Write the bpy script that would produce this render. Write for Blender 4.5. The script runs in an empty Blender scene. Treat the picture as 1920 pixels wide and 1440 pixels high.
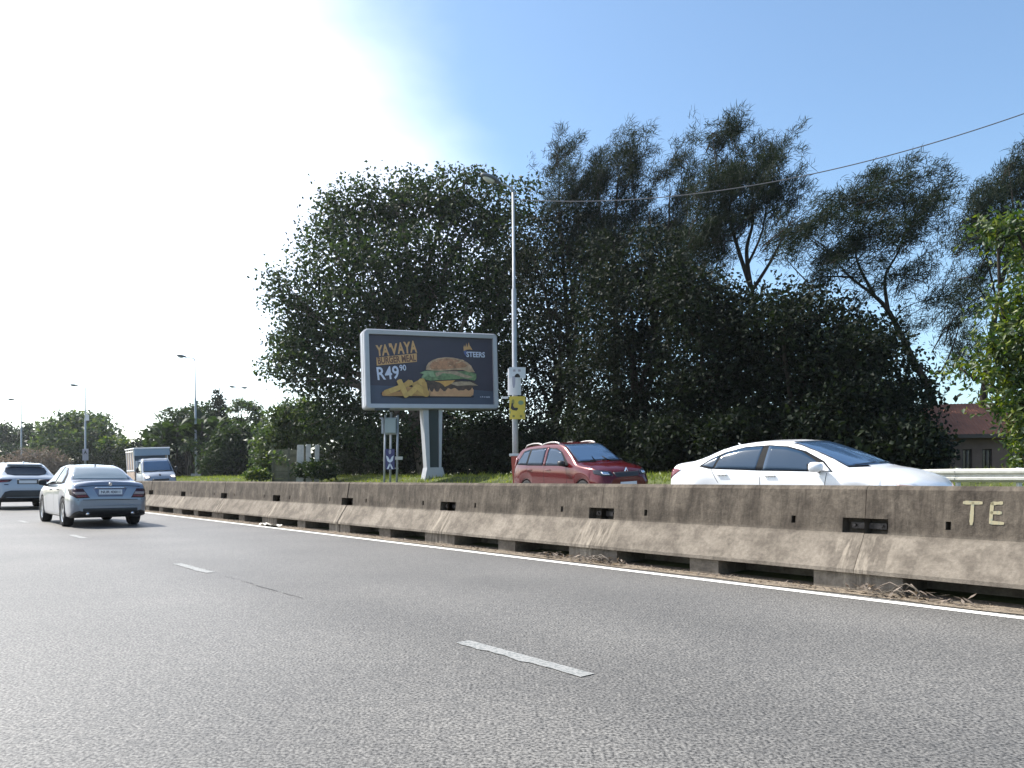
import bpy, bmesh, math, random
import numpy as np
from mathutils import Vector, Matrix
from mathutils.bvhtree import BVHTree

# ------------------------------------------------------------------ camera, sky, sun
SC = bpy.context.scene
COL = SC.collection
FPX, HY, EYE = 1442.0, 898.0, 1.05            # focal length in photo pixels, horizon row, eye height
SUN_AZ, SUN_EL = math.radians(-64), math.radians(50)
cam_d = bpy.data.cameras.new("camera")
cam_d.sensor_width = 36.0
cam_d.lens = FPX / 1920 * 36
cam_d.shift_y = (HY - 720) / 1920
cam_d.clip_start, cam_d.clip_end = 0.1, 4000
cam = bpy.data.objects.new("camera", cam_d)
cam.location = (0, 0, EYE)
cam.rotation_euler = (math.pi / 2, 0, 0)
COL.objects.link(cam)
SC.camera = cam
SC.view_settings.view_transform = 'Standard'
SC.view_settings.look = 'None'
SC.view_settings.gamma = 1
SC.view_settings.use_curve_mapping = False
SC.view_settings.exposure = 0.95
SC.render.engine = 'CYCLES'
SC.cycles.use_denoising = True
SC.cycles.max_bounces = 6
SC.cycles.transparent_max_bounces = 12

SUN_DIR = Vector((math.sin(SUN_AZ) * math.cos(SUN_EL), math.cos(SUN_AZ) * math.cos(SUN_EL), math.sin(SUN_EL)))
sun_d = bpy.data.lights.new("sun", 'SUN')
sun_d.energy = 4.6
sun_d.angle = math.radians(0.53)
sun_d.color = (1.0, 0.95, 0.87)
sun = bpy.data.objects.new("sun", sun_d)
sun.rotation_euler = (-SUN_DIR).to_track_quat('-Z', 'Y').to_euler()
COL.objects.link(sun)

world = bpy.data.worlds.new("World")
SC.world = world
world.use_nodes = True
wn, wl = world.node_tree.nodes, world.node_tree.links
wn.clear()
out = wn.new('ShaderNodeOutputWorld')
bg = wn.new('ShaderNodeBackground')
bg.inputs['Strength'].default_value = 0.12
sky = wn.new('ShaderNodeTexSky')
sky.sky_type = 'NISHITA'
sky.sun_disc = False
sky.sun_elevation = SUN_EL
sky.sun_rotation = SUN_AZ
sky.altitude = 10
sky.air_density = 1.0
sky.dust_density = 0.9
sky.ozone_density = 0.6
tc = wn.new('ShaderNodeTexCoord')
L_ = wl.new
def wm(op, a, b=None, c=None):
    n = wn.new('ShaderNodeMath'); n.operation = op
    for i, v in enumerate((a, b, c)):
        if v is None: continue
        if isinstance(v, (int, float)): n.inputs[i].default_value = v
        else: L_(v, n.inputs[i])
    return n.outputs[0]
dot = wn.new('ShaderNodeVectorMath'); dot.operation = 'DOT_PRODUCT'
dot.inputs[1].default_value = SUN_DIR
L_(tc.outputs['Generated'], dot.inputs[0])
# a sheet of thin high cloud on the sun's side of the sky, seen on a flat layer overhead, its edge curving away
sp = wn.new('ShaderNodeSeparateXYZ'); L_(tc.outputs['Generated'], sp.inputs[0])
dz = wm('ADD', wm('MAXIMUM', sp.outputs['Z'], 0.03), 0.02)
qx, qy = wm('DIVIDE', sp.outputs['X'], dz), wm('DIVIDE', sp.outputs['Y'], dz)
cq = wn.new('ShaderNodeCombineXYZ'); L_(qx, cq.inputs[0]); L_(qy, cq.inputs[1])
nz = wn.new('ShaderNodeTexNoise'); nz.inputs['Scale'].default_value = 1.1; nz.inputs['Detail'].default_value = 6; nz.inputs['Roughness'].default_value = 0.6
L_(cq.outputs[0], nz.inputs['Vector'])
edge = wm('ADD', wm('MULTIPLY', wm('MAXIMUM', wm('SUBTRACT', qy, 1.6), 0.0), 0.22), -0.42)
ev = wm('ADD', wm('SUBTRACT', edge, qx), wm('MULTIPLY', wm('SUBTRACT', nz.outputs['Fac'], 0.5), 0.35))
mr = wn.new('ShaderNodeMapRange'); mr.interpolation_type = 'SMOOTHSTEP'
mr.inputs['From Min'].default_value = -0.30; mr.inputs['From Max'].default_value = 0.20
L_(ev, mr.inputs['Value'])
fw = wn.new('ShaderNodeMapRange'); fw.interpolation_type = 'SMOOTHSTEP'
fw.inputs['From Min'].default_value = 0.0; fw.inputs['From Max'].default_value = 0.75
L_(dot.outputs['Value'], fw.inputs['Value'])
VEILC = (4.3, 3.7, 3.35, 1)
veil = wm('MULTIPLY', mr.outputs['Result'], fw.outputs['Result'])
mx = wn.new('ShaderNodeMix'); mx.data_type = 'RGBA'; mx.blend_type = 'ADD'
mx.inputs[7].default_value = VEILC
wl.new(veil, mx.inputs[0])
tint = wn.new('ShaderNodeMix'); tint.data_type = 'RGBA'; tint.blend_type = 'MULTIPLY'; tint.inputs[0].default_value = 1.0
tint.inputs[7].default_value = (0.86, 0.97, 1.0, 1)
wl.new(sky.outputs['Color'], tint.inputs[6])
wl.new(tint.outputs[2], mx.inputs[6])
wl.new(mx.outputs[2], bg.inputs['Color'])
wl.new(bg.outputs[0], out.inputs['Surface'])

# ------------------------------------------------------------------ coordinates
ALPHA = math.radians(40)
U = Vector((-math.sin(ALPHA), math.cos(ALPHA), 0))      # along the road, away from the viewer
N = Vector((math.cos(ALPHA), math.sin(ALPHA), 0))       # across the road, to the right
def R(t, d, z=0.0):
    p = U * t + N * d
    return Vector((p.x, p.y, z))
def P(px, py, dep):
    """The place seen at a photo pixel, dep metres ahead."""
    return Vector(((px - 960) / FPX * dep, dep, EYE + (HY - py) / FPX * dep))
def dof(p):
    return p.x * N.x + p.y * N.y
GD = [-500, 7.0, 8.2, 19.0, 20.3, 21.2, 22.6, 24.5, 30, 60, 500]
GZ = [0.0, 0.0, 0.062, 0.625, 0.66, 0.80, 1.16, 1.24, 1.25, 1.3, 1.3]
def gz(d):
    return float(np.interp(d, GD, GZ))
def on_ground(px, dep):
    p = P(px, 0, dep)
    p.z = gz(dof(p))
    return p

# ------------------------------------------------------------------ object helpers
def tag(o, label=None, cat=None, group=None, kind=None):
    if label: o['label'] = label
    if cat: o['category'] = cat
    if group: o['group'] = group
    if kind: o['kind'] = kind
    return o
def empty(name, loc, label, cat, group=None, rotz=0.0):
    o = bpy.data.objects.new(name, None)
    o.empty_display_size = 0.2
    COL.objects.link(o)
    o.location = loc
    o.rotation_euler = (0, 0, rotz)
    return tag(o, label, cat, group)
def link(name, me, mats=(), parent=None, smooth=False, loc=None):
    if not isinstance(mats, (list, tuple)): mats = [mats]
    for m in mats:
        if m is not None: me.materials.append(m)
    o = bpy.data.objects.new(name, me)
    COL.objects.link(o)
    if parent is not None: o.parent = parent
    if loc is not None: o.location = loc
    if smooth:
        me.polygons.foreach_set('use_smooth', np.ones(len(me.polygons), dtype=bool))
    return o
def mesh_np(name, verts, faces, matidx=None):
    """verts (n,3), faces (m,k) all with k corners."""
    verts = np.asarray(verts, dtype=np.float32); faces = np.asarray(faces, dtype=np.int32)
    me = bpy.data.meshes.new(name)
    m, k = faces.shape
    me.vertices.add(len(verts)); me.vertices.foreach_set('co', verts.ravel())
    me.loops.add(m * k); me.loops.foreach_set('vertex_index', faces.ravel())
    me.polygons.add(m); me.polygons.foreach_set('loop_start', np.arange(0, m * k, k, dtype=np.int32))
    me.polygons.foreach_set('loop_total', np.full(m, k, dtype=np.int32))
    if matidx is not None: me.polygons.foreach_set('material_index', np.asarray(matidx, dtype=np.int32))
    me.update(calc_edges=True)
    return me
class MB:
    """Collects boxes, tubes, quads into one mesh."""
    def __init__(s): s.v, s.f, s.m = [], [], []
    def poly(s, pts, mi=0):
        b = len(s.v); s.v += [tuple(p) for p in pts]; s.f.append(tuple(range(b, b + len(pts)))); s.m.append(mi)
    def box(s, c, size, mi=0, rot=None, bev=0.0):
        bm = bmesh.new()
        bmesh.ops.create_cube(bm, size=1)
        for v in bm.verts: v.co = Vector((v.co.x * size[0], v.co.y * size[1], v.co.z * size[2]))
        if bev > 0:
            bmesh.ops.bevel(bm, geom=bm.edges[:], offset=bev, segments=2, profile=0.6, affect='EDGES')
        s.addbm(bm, Matrix.Translation(Vector(c)) @ (rot.to_4x4() if rot is not None else Matrix.Identity(4)), mi)
    def addbm(s, bm, M=Matrix.Identity(4), mi=0):
        b = len(s.v); bm.verts.ensure_lookup_table(); bm.verts.index_update()
        s.v += [tuple(M @ v.co) for v in bm.verts]
        for f in bm.faces:
            s.f.append(tuple(b + v.index for v in f.verts)); s.m.append(mi)
        bm.free()
    def tube(s, pts, rads, n=8, mi=0, caps=True):
        pts = [Vector(p) for p in pts]
        if not hasattr(rads, '__len__'): rads = [rads] * len(pts)
        b = len(s.v); ref = None
        for i, p in enumerate(pts):
            d = (pts[min(i + 1, len(pts) - 1)] - pts[max(i - 1, 0)])
            d = d.normalized() if d.length > 1e-9 else Vector((0, 0, 1))
            if ref is None or abs(ref.dot(d)) > 0.98:
                ref = Vector((1, 0, 0)) if abs(d.x) < 0.8 else Vector((0, 1, 0))
            a = (ref - d * ref.dot(d)).normalized(); c = d.cross(a); ref = a
            for k in range(n):
                an = 2 * math.pi * k / n
                s.v.append(tuple(p + (a * math.cos(an) + c * math.sin(an)) * rads[i]))
        for i in range(len(pts) - 1):
            for k in range(n):
                k2 = (k + 1) % n
                s.f.append((b + i * n + k, b + i * n + k2, b + (i + 1) * n + k2, b + (i + 1) * n + k)); s.m.append(mi)
        if caps:
            s.f.append(tuple(b + k for k in range(n - 1, -1, -1))); s.m.append(mi)
            e = b + (len(pts) - 1) * n
            s.f.append(tuple(e + k for k in range(n))); s.m.append(mi)
    def build(s, name, mats, parent=None, smooth=False, loc=None):
        me = bpy.data.meshes.new(name)
        o = Vector(loc) if loc is not None else Vector((0, 0, 0))
        me.from_pydata([(x - o.x, y - o.y, z - o.z) for x, y, z in s.v] if loc is not None else s.v, [], s.f)
        me.polygons.foreach_set('material_index', s.m)
        me.update()
        return link(name, me, mats, parent, smooth, loc)

# ------------------------------------------------------------------ materials
def nodes(name):
    m = bpy.data.materials.new(name); m.use_nodes = True
    nt = m.node_tree; b = nt.nodes['Principled BSDF']
    return m, nt, b
def pm(name, col, rough=0.5, metal=0.0, spec=0.5, coat=0.0, var=0.0, vscale=4.0, bump=0.0, bscale=60.0, ior=None, stretch=None):
    m, nt, b = nodes(name)
    c = (col[0], col[1], col[2], 1)
    b.inputs['Base Color'].default_value = c
    b.inputs['Roughness'].default_value = rough
    b.inputs['Metallic'].default_value = metal
    b.inputs['Specular IOR Level'].default_value = spec
    b.inputs['Coat Weight'].default_value = coat
    b.inputs['Coat Roughness'].default_value = 0.04
    if ior: b.inputs['IOR'].default_value = ior
    if var > 0 or bump > 0:
        t = nt.nodes.new('ShaderNodeTexCoord'); mp = nt.nodes.new('ShaderNodeMapping')
        if stretch: mp.inputs['Scale'].default_value = stretch
        nt.links.new(t.outputs['Object'], mp.inputs['Vector'])
    if var > 0:
        n = nt.nodes.new('ShaderNodeTexNoise'); n.inputs['Scale'].default_value = vscale; n.inputs['Detail'].default_value = 6
        n.inputs['Roughness'].default_value = 0.65
        nt.links.new(mp.outputs[0], n.inputs['Vector'])
        r = nt.nodes.new('ShaderNodeValToRGB')
        r.color_ramp.elements[0].position = 0.3; r.color_ramp.elements[1].position = 0.7
        r.color_ramp.elements[0].color = (col[0] * (1 - var), col[1] * (1 - var), col[2] * (1 - var), 1)
        r.color_ramp.elements[1].color = (min(1, col[0] * (1 + var)), min(1, col[1] * (1 + var)), min(1, col[2] * (1 + var)), 1)
        nt.links.new(n.outputs['Fac'], r.inputs[0]); nt.links.new(r.outputs[0], b.inputs['Base Color'])
    if bump > 0:
        n2 = nt.nodes.new('ShaderNodeTexNoise'); n2.inputs['Scale'].default_value = bscale; n2.inputs['Detail'].default_value = 4
        nt.links.new(mp.outputs[0], n2.inputs['Vector'])
        bp = nt.nodes.new('ShaderNodeBump'); bp.inputs['Strength'].default_value = bump; bp.inputs['Distance'].default_value = 0.02
        nt.links.new(n2.outputs['Fac'], bp.inputs['Height']); nt.links.new(bp.outputs[0], b.inputs['Normal'])
    return m
def leafmat(name, dark, mid, light, trans=0.35, rough=0.42, tcol=None, spec=0.5):
    m, nt, b = nodes(name)
    g = nt.nodes.new('ShaderNodeNewGeometry')
    r = nt.nodes.new('ShaderNodeValToRGB')
    r.color_ramp.elements[0].color = (*dark, 1); r.color_ramp.elements[1].color = (*light, 1)
    e = r.color_ramp.elements.new(0.55); e.color = (*mid, 1)
    nt.links.new(g.outputs['Random Per Island'], r.inputs[0])
    nt.links.new(r.outputs[0], b.inputs['Base Color'])
    b.inputs['Roughness'].default_value = rough
    b.inputs['Specular IOR Level'].default_value = spec
    t = nt.nodes.new('ShaderNodeBsdfTranslucent')
    mm = nt.nodes.new('ShaderNodeMix'); mm.data_type = 'RGBA'; mm.blend_type = 'MULTIPLY'; mm.inputs[0].default_value = 1
    mm.inputs[7].default_value = (*(tcol or (1.6, 1.7, 0.6)), 1)
    nt.links.new(r.outputs[0], mm.inputs[6]); nt.links.new(mm.outputs[2], t.inputs['Color'])
    s = nt.nodes.new('ShaderNodeMixShader'); s.inputs[0].default_value = trans
    nt.links.new(b.outputs[0], s.inputs[1]); nt.links.new(t.outputs[0], s.inputs[2])
    nt.links.new(s.outputs[0], nt.nodes['Material Output'].inputs['Surface'])
    return m
def glassmat(name, col, rough=0.03, ior=1.6):
    m = pm(name, col, rough, 0, 0.8, ior=ior)
    return m

def asphalt(name, base, warm=1.0, gscale=66):
    m, nt, b = nodes(name)
    g = nt.nodes.new('ShaderNodeNewGeometry')
    L = nt.links.new
    n1 = nt.nodes.new('ShaderNodeTexNoise'); n1.inputs['Scale'].default_value = gscale; n1.inputs['Detail'].default_value = 3; n1.inputs['Roughness'].default_value = 0.6
    v1 = nt.nodes.new('ShaderNodeTexVoronoi'); v1.inputs['Scale'].default_value = gscale * 0.9
    n2 = nt.nodes.new('ShaderNodeTexNoise'); n2.inputs['Scale'].default_value = 0.55; n2.inputs['Detail'].default_value = 5
    n3 = nt.nodes.new('ShaderNodeTexNoise'); n3.inputs['Scale'].default_value = 13; n3.inputs['Detail'].default_value = 4
    for n in (n1, v1, n2, n3): L(g.outputs['Position'], n.inputs['Vector'])
    # wheel tracks: bands along the road, polished a little paler
    dp = nt.nodes.new('ShaderNodeVectorMath'); dp.operation = 'DOT_PRODUCT'; dp.inputs[1].default_value = N
    L(g.outputs['Position'], dp.inputs[0])
    sn = nt.nodes.new('ShaderNodeMath'); sn.operation = 'SINE'
    ml = nt.nodes.new('ShaderNodeMath'); ml.operation = 'MULTIPLY_ADD'; ml.inputs[1].default_value = 2 * math.pi / 1.86; ml.inputs[2].default_value = 0.9
    L(dp.outputs['Value'], ml.inputs[0]); L(ml.outputs[0], sn.inputs[0])
    r1 = nt.nodes.new('ShaderNodeValToRGB')
    k = base
    r1.color_ramp.elements[0].position = 0.36; r1.color_ramp.elements[1].position = 0.64
    r1.color_ramp.elements[0].color = (k * 0.21, k * 0.203, k * 0.192, 1)
    r1.color_ramp.elements[1].color = (k * 1.90 * warm, k * 1.85, k * 1.75, 1)
    L(n1.outputs['Fac'], r1.inputs[0])
    r2 = nt.nodes.new('ShaderNodeValToRGB')
    r2.color_ramp.elements[0].position = 0.25; r2.color_ramp.elements[1].position = 0.75
    r2.color_ramp.elements[0].color = (0.80, 0.80, 0.80, 1); r2.color_ramp.elements[1].color = (1.15, 1.14, 1.12, 1)
    L(n2.outputs['Fac'], r2.inputs[0])
    m1 = nt.nodes.new('ShaderNodeMix'); m1.data_type = 'RGBA'; m1.blend_type = 'MULTIPLY'; m1.inputs[0].default_value = 1
    L(r1.outputs[0], m1.inputs[6]); L(r2.outputs[0], m1.inputs[7])
    r3 = nt.nodes.new('ShaderNodeValToRGB')
    r3.color_ramp.elements[0].position = 0.3; r3.color_ramp.elements[1].position = 0.7
    r3.color_ramp.elements[0].color = (0.80, 0.80, 0.80, 1); r3.color_ramp.elements[1].color = (1.16, 1.15, 1.13, 1)
    L(n3.outputs['Fac'], r3.inputs[0])
    m2 = nt.nodes.new('ShaderNodeMix'); m2.data_type = 'RGBA'; m2.blend_type = 'MULTIPLY'; m2.inputs[0].default_value = 1
    L(m1.outputs[2], m2.inputs[6]); L(r3.outputs[0], m2.inputs[7])
    tr = nt.nodes.new('ShaderNodeMapRange'); tr.inputs['From Min'].default_value = -1; tr.inputs['To Min'].default_value = 0.95; tr.inputs['To Max'].default_value = 1.05
    L(sn.outputs[0], tr.inputs['Value'])
    m3 = nt.nodes.new('ShaderNodeMix'); m3.data_type = 'RGBA'; m3.blend_type = 'MULTIPLY'; m3.inputs[0].default_value = 1
    L(m2.outputs[2], m3.inputs[6]); L(tr.outputs[0], m3.inputs[7])
    # sparse dark spots (oil, pitch)
    v2 = nt.nodes.new('ShaderNodeTexNoise'); v2.inputs['Scale'].default_value = 9; v2.inputs['Detail'].default_value = 6
    L(g.outputs['Position'], v2.inputs['Vector'])
    r4 = nt.nodes.new('ShaderNodeValToRGB'); r4.color_ramp.elements[0].position = 0.725; r4.color_ramp.elements[1].position = 0.77
    r4.color_ramp.elements[0].color = (1, 1, 1, 1); r4.color_ramp.elements[1].color = (0.35, 0.35, 0.36, 1)
    L(v2.outputs['Fac'], r4.inputs[0])
    m4 = nt.nodes.new('ShaderNodeMix'); m4.data_type = 'RGBA'; m4.blend_type = 'MULTIPLY'; m4.inputs[0].default_value = 1
    L(m3.outputs[2], m4.inputs[6]); L(r4.outputs[0], m4.inputs[7])
    L(m4.outputs[2], b.inputs['Base Color'])
    b.inputs['Roughness'].default_value = 0.60
    b.inputs['Specular IOR Level'].default_value = 0.5
    bp = nt.nodes.new('ShaderNodeBump'); bp.inputs['Strength'].default_value = 0.6; bp.inputs['Distance'].default_value = 0.008
    L(n1.outputs['Fac'], bp.inputs['Height']); L(bp.outputs[0], b.inputs['Normal'])
    return m
def worn_paint(name, col, under, wear=0.5):
    m, nt, b = nodes(name)
    g = nt.nodes.new('ShaderNodeNewGeometry'); L = nt.links.new
    n1 = nt.nodes.new('ShaderNodeTexNoise'); n1.inputs['Scale'].default_value = 45; n1.inputs['Detail'].default_value = 6
    L(g.outputs['Position'], n1.inputs['Vector'])
    r = nt.nodes.new('ShaderNodeValToRGB')
    r.color_ramp.elements[0].position = wear - 0.08; r.color_ramp.elements[1].position = wear + 0.06
    r.color_ramp.elements[0].color = (*under, 1); r.color_ramp.elements[1].color = (*col, 1)
    L(n1.outputs['Fac'], r.inputs[0]); L(r.outputs[0], b.inputs['Base Color'])
    b.inputs['Roughness'].default_value = 0.7
    return m

def concrete_mat():
    m, nt, b = nodes("barrier_concrete"); L = nt.links.new
    t = nt.nodes.new('ShaderNodeTexCoord'); oi = nt.nodes.new('ShaderNodeObjectInfo')
    off = nt.nodes.new('ShaderNodeVectorMath'); off.operation = 'MULTIPLY_ADD'
    cmb = nt.nodes.new('ShaderNodeCombineXYZ')
    L(oi.outputs['Random'], cmb.inputs[0]); L(oi.outputs['Random'], cmb.inputs[1])
    L(cmb.outputs[0], off.inputs[0]); off.inputs[1].default_value = (37, 11, 0); L(t.outputs['Object'], off.inputs[2])
    def noise(scale, detail, stretch=None, rough=0.6):
        n = nt.nodes.new('ShaderNodeTexNoise'); n.inputs['Scale'].default_value = scale; n.inputs['Detail'].default_value = detail; n.inputs['Roughness'].default_value = rough
        if stretch: n.inputs['Distortion'].default_value = 0.7
        if stretch:
            mp = nt.nodes.new('ShaderNodeMapping'); mp.inputs['Scale'].default_value = stretch
            L(off.outputs[0], mp.inputs['Vector']); L(mp.outputs[0], n.inputs['Vector'])
        else: L(off.outputs[0], n.inputs['Vector'])
        return n
    def ramp(src, p0, c0, p1, c1):
        r = nt.nodes.new('ShaderNodeValToRGB')
        r.color_ramp.elements[0].position = p0; r.color_ramp.elements[1].position = p1
        r.color_ramp.elements[0].color = (*c0, 1); r.color_ramp.elements[1].color = (*c1, 1)
        L(src, r.inputs[0]); return r
    def mixc(fac, a, bb, mode='MIX'):
        x = nt.nodes.new('ShaderNodeMix'); x.data_type = 'RGBA'; x.blend_type = mode
        if isinstance(fac, float): x.inputs[0].default_value = fac
        else: L(fac, x.inputs[0])
        if isinstance(a, tuple): x.inputs[6].default_value = (*a, 1)
        else: L(a, x.inputs[6])
        if isinstance(bb, tuple): x.inputs[7].default_value = (*bb, 1)
        else: L(bb, x.inputs[7])
        return x.outputs[2]
    base = ramp(noise(1.6, 6).outputs['Fac'], 0.3, (0.138, 0.119, 0.098), 0.72, (0.215, 0.188, 0.157)).outputs[0]
    sep = nt.nodes.new('ShaderNodeSeparateXYZ'); L(t.outputs['Object'], sep.inputs[0])
    # grime: dark run-down streaks on the upright upper face
    up = nt.nodes.new('ShaderNodeMapRange'); up.inputs['From Min'].default_value = 0.50; up.inputs['From Max'].default_value = 0.56
    L(sep.outputs['Z'], up.inputs['Value'])
    st = ramp(noise(1.0, 8, (6.0, 2, 1.1), 0.8).outputs['Fac'], 0.38, (0.34, 0.325, 0.315), 0.68, (0.90, 0.87, 0.84)).outputs[0]
    grimed = mixc(1.0, base, st, 'MULTIPLY')
    c1 = mixc(up.outputs[0], base, grimed)
    fine = ramp(noise(28, 5).outputs['Fac'], 0.3, (0.78, 0.78, 0.78), 0.7, (1.15, 1.15, 1.15)).outputs[0]
    c2 = mixc(1.0, c1, fine, 'MULTIPLY')
    blot = ramp(noise(4.5, 5).outputs['Fac'], 0.40, (0.62, 0.60, 0.58), 0.56, (1.04, 1.03, 1.0)).outputs[0]
    c3 = mixc(0.8, c2, blot, 'MULTIPLY')
    # pale lime runs below the connector pockets at both ends of a segment
    ab = nt.nodes.new('ShaderNodeMath'); ab.operation = 'ABSOLUTE'; L(sep.outputs['X'], ab.inputs[0])
    nearend = nt.nodes.new('ShaderNodeMapRange'); nearend.inputs['From Min'].default_value = 1.25; nearend.inputs['From Max'].default_value = 1.6
    L(ab.outputs[0], nearend.inputs['Value'])
    low = nt.nodes.new('ShaderNodeMapRange'); low.inputs['From Min'].default_value = 0.535; low.inputs['From Max'].default_value = 0.50
    L(sep.outputs['Z'], low.inputs['Value'])
    nru = noise(1.0, 4, (13, 3, 1.6)); nru.inputs['Distortion'].default_value = 0.0
    ru = ramp(nru.outputs['Fac'], 0.50, (0, 0, 0), 0.62, (1, 1, 1)).outputs[0]
    mm = nt.nodes.new('ShaderNodeMath'); mm.operation = 'MULTIPLY'; L(nearend.outputs[0], mm.inputs[0]); L(low.outputs[0], mm.inputs[1])
    m3 = nt.nodes.new('ShaderNodeMath'); m3.operation = 'MULTIPLY'; L(mm.outputs[0], m3.inputs[0]); L(ru, m3.inputs[1])
    m4 = nt.nodes.new('ShaderNodeMath'); m4.operation = 'MULTIPLY'; L(m3.outputs[0], m4.inputs[0]); m4.inputs[1].default_value = 0.38
    c4 = mixc(m4.outputs[0], c3, (0.46, 0.40, 0.32))
    L(c4, b.inputs['Base Color'])
    b.inputs['Roughness'].default_value = 0.9
    b.inputs['Specular IOR Level'].default_value = 0.25
    bp = nt.nodes.new('ShaderNodeBump'); bp.inputs['Strength'].default_value = 0.7; bp.inputs['Distance'].default_value = 0.012
    L(noise(22, 8, None, 0.7).outputs['Fac'], bp.inputs['Height']); L(bp.outputs[0], b.inputs['Normal'])
    return m

M = {}
M['road'] = asphalt("asphalt", 0.114)
M['road_far'] = asphalt("asphalt_far", 0.115)
M['line'] = worn_paint("edge_line_paint", (0.80, 0.79, 0.74), (0.40, 0.39, 0.37), 0.36)
M['dash'] = worn_paint("lane_dash_paint", (0.27, 0.27, 0.26), (0.16, 0.17, 0.165), 0.49)
M['dirt'] = pm("roadside_dirt", (0.20, 0.165, 0.125), 0.95, 0, 0.2, var=0.45, vscale=9, bump=1.0, bscale=40)
M['ground'] = pm("verge_soil", (0.07, 0.085, 0.03), 0.95, 0, 0.2, var=0.5, vscale=1.2, bump=0.6, bscale=20)
M['concrete'] = concrete_mat()
M['graffiti'] = worn_paint("yellowed_paint", (0.29, 0.255, 0.155), (0.20, 0.21, 0.15), 0.42)
M['rust'] = pm("rusty_steel", (0.085, 0.075, 0.07), 0.6, 0.6, 0.5, var=0.5, vscale=20)
M['galv'] = pm("galvanised_steel", (0.52, 0.53, 0.54), 0.45, 0.35, 0.5, var=0.12, vscale=3)
M['pole'] = pm("pole_grey_paint", (0.34, 0.36, 0.385), 0.5, 0.1, 0.5, var=0.15, vscale=2.5)
M['lamp'] = pm("lamp_housing", (0.10, 0.11, 0.125), 0.5, 0.1)
M['lens'] = pm("lamp_lens", (0.55, 0.55, 0.5), 0.2, 0, 0.6)
M['bbframe'] = pm("billboard_frame", (0.40, 0.41, 0.44), 0.4, 0.2, var=0.06, vscale=2)
M['bbdark'] = pm("billboard_post_dark", (0.022, 0.034, 0.034), 0.5)
M['rail'] = pm("guard_rail_paint", (0.50, 0.49, 0.43), 0.6, 0.1, var=0.15, vscale=5)
M['wood'] = pm("bark", (0.034, 0.028, 0.023), 0.9, 0, 0.2, var=0.5, vscale=6, bump=0.8, bscale=25, stretch=(1, 1, 0.3))
M['wood2'] = pm("bark_pale", (0.13, 0.11, 0.09), 0.9, 0, 0.2, var=0.45, vscale=6, bump=0.8, bscale=25, stretch=(1, 1, 0.3))
M['tyre'] = pm("tyre_rubber", (0.018, 0.018, 0.019), 0.85, 0, 0.3)
M['rim'] = pm("alloy_rim", (0.45, 0.46, 0.48), 0.3, 0.9)
M['plastic'] = pm("black_plastic", (0.020, 0.021, 0.023), 0.5, 0, 0.5)
M['trim'] = pm("black_trim", (0.010, 0.011, 0.013), 0.7, 0, 0.12)
M['chrome'] = pm("chrome", (0.75, 0.76, 0.78), 0.12, 1.0)
M['glass'] = glassmat("car_glass", (0.012, 0.017, 0.026), 0.04, 1.38)
M['glass_rear'] = glassmat("rear_glass", (0.020, 0.042, 0.075), 0.05, 1.3)  # bluish base stands in for sky reflected in the side windows
M['glass_sky_sheen'] = glassmat("sky_sheen_glass", (0.16, 0.20, 0.23), 0.12, 1.5)  # pale base paints the sky's sheen onto the silver sedan's rear window
M['screen'] = glassmat("windscreen_glass", (0.040, 0.080, 0.15), 0.03, 1.75)  # blue base adds painted sky reflection to the windscreens
M['silver'] = pm("silver_paint", (0.19, 0.215, 0.265), 0.3, 0.55, 0.5, coat=0.9)
M['white'] = pm("white_paint", (0.74, 0.75, 0.77), 0.32, 0.0, 0.5, coat=0.8)
M['white_shaded'] = pm("shaded_white_paint", (0.36, 0.40, 0.46), 0.32, 0.0, 0.5, coat=0.8)  # SUV's white, darkened and blued: the shade on its rear is in the colour
M['red'] = pm("red_paint", (0.085, 0.003, 0.0055), 0.22, 0.3, 0.3, coat=0.6)
M['redlens'] = pm("red_lens", (0.14, 0.004, 0.007), 0.15, 0, 0.6, coat=0.5)
M['darklens'] = pm("dark_red_lens", (0.030, 0.004, 0.007), 0.2, 0, 0.4)
M['paleglass'] = pm("clear_lens", (0.28, 0.22, 0.21), 0.15, 0, 0.6)
M['plate'] = pm("number_plate", (0.60, 0.62, 0.66), 0.4)
M['ink'] = pm("dark_ink", (0.02, 0.025, 0.06), 0.6)
def emis(name, col, s):
    m, nt, b = nodes(name)
    b.inputs['Base Color'].default_value = (*col, 1)
    b.inputs['Emission Color'].default_value = (*col, 1)
    b.inputs['Emission Strength'].default_value = s
    return m
M['headlit'] = emis("lit_headlamp", (1.0, 0.98, 0.92), 2.5)
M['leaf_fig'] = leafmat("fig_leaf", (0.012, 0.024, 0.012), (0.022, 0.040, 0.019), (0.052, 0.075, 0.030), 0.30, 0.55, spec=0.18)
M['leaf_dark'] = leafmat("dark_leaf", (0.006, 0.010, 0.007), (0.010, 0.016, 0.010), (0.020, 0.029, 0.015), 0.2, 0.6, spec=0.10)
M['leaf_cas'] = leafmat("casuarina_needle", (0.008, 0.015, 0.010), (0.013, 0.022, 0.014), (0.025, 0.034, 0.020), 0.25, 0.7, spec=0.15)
M['leaf_sun'] = leafmat("bright_leaf", (0.014, 0.032, 0.007), (0.036, 0.074, 0.012), (0.14, 0.165, 0.018), 0.34, 0.5, (1.6, 1.7, 0.4))
M['leaf_mid'] = leafmat("mid_leaf", (0.025, 0.045, 0.018), (0.045, 0.075, 0.028), (0.10, 0.13, 0.05), 0.35, 0.45)
M['leaf_banana'] = leafmat("banana_leaf", (0.014, 0.026, 0.012), (0.022, 0.040, 0.017), (0.05, 0.08, 0.028), 0.25, 0.6, spec=0.2)
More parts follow.
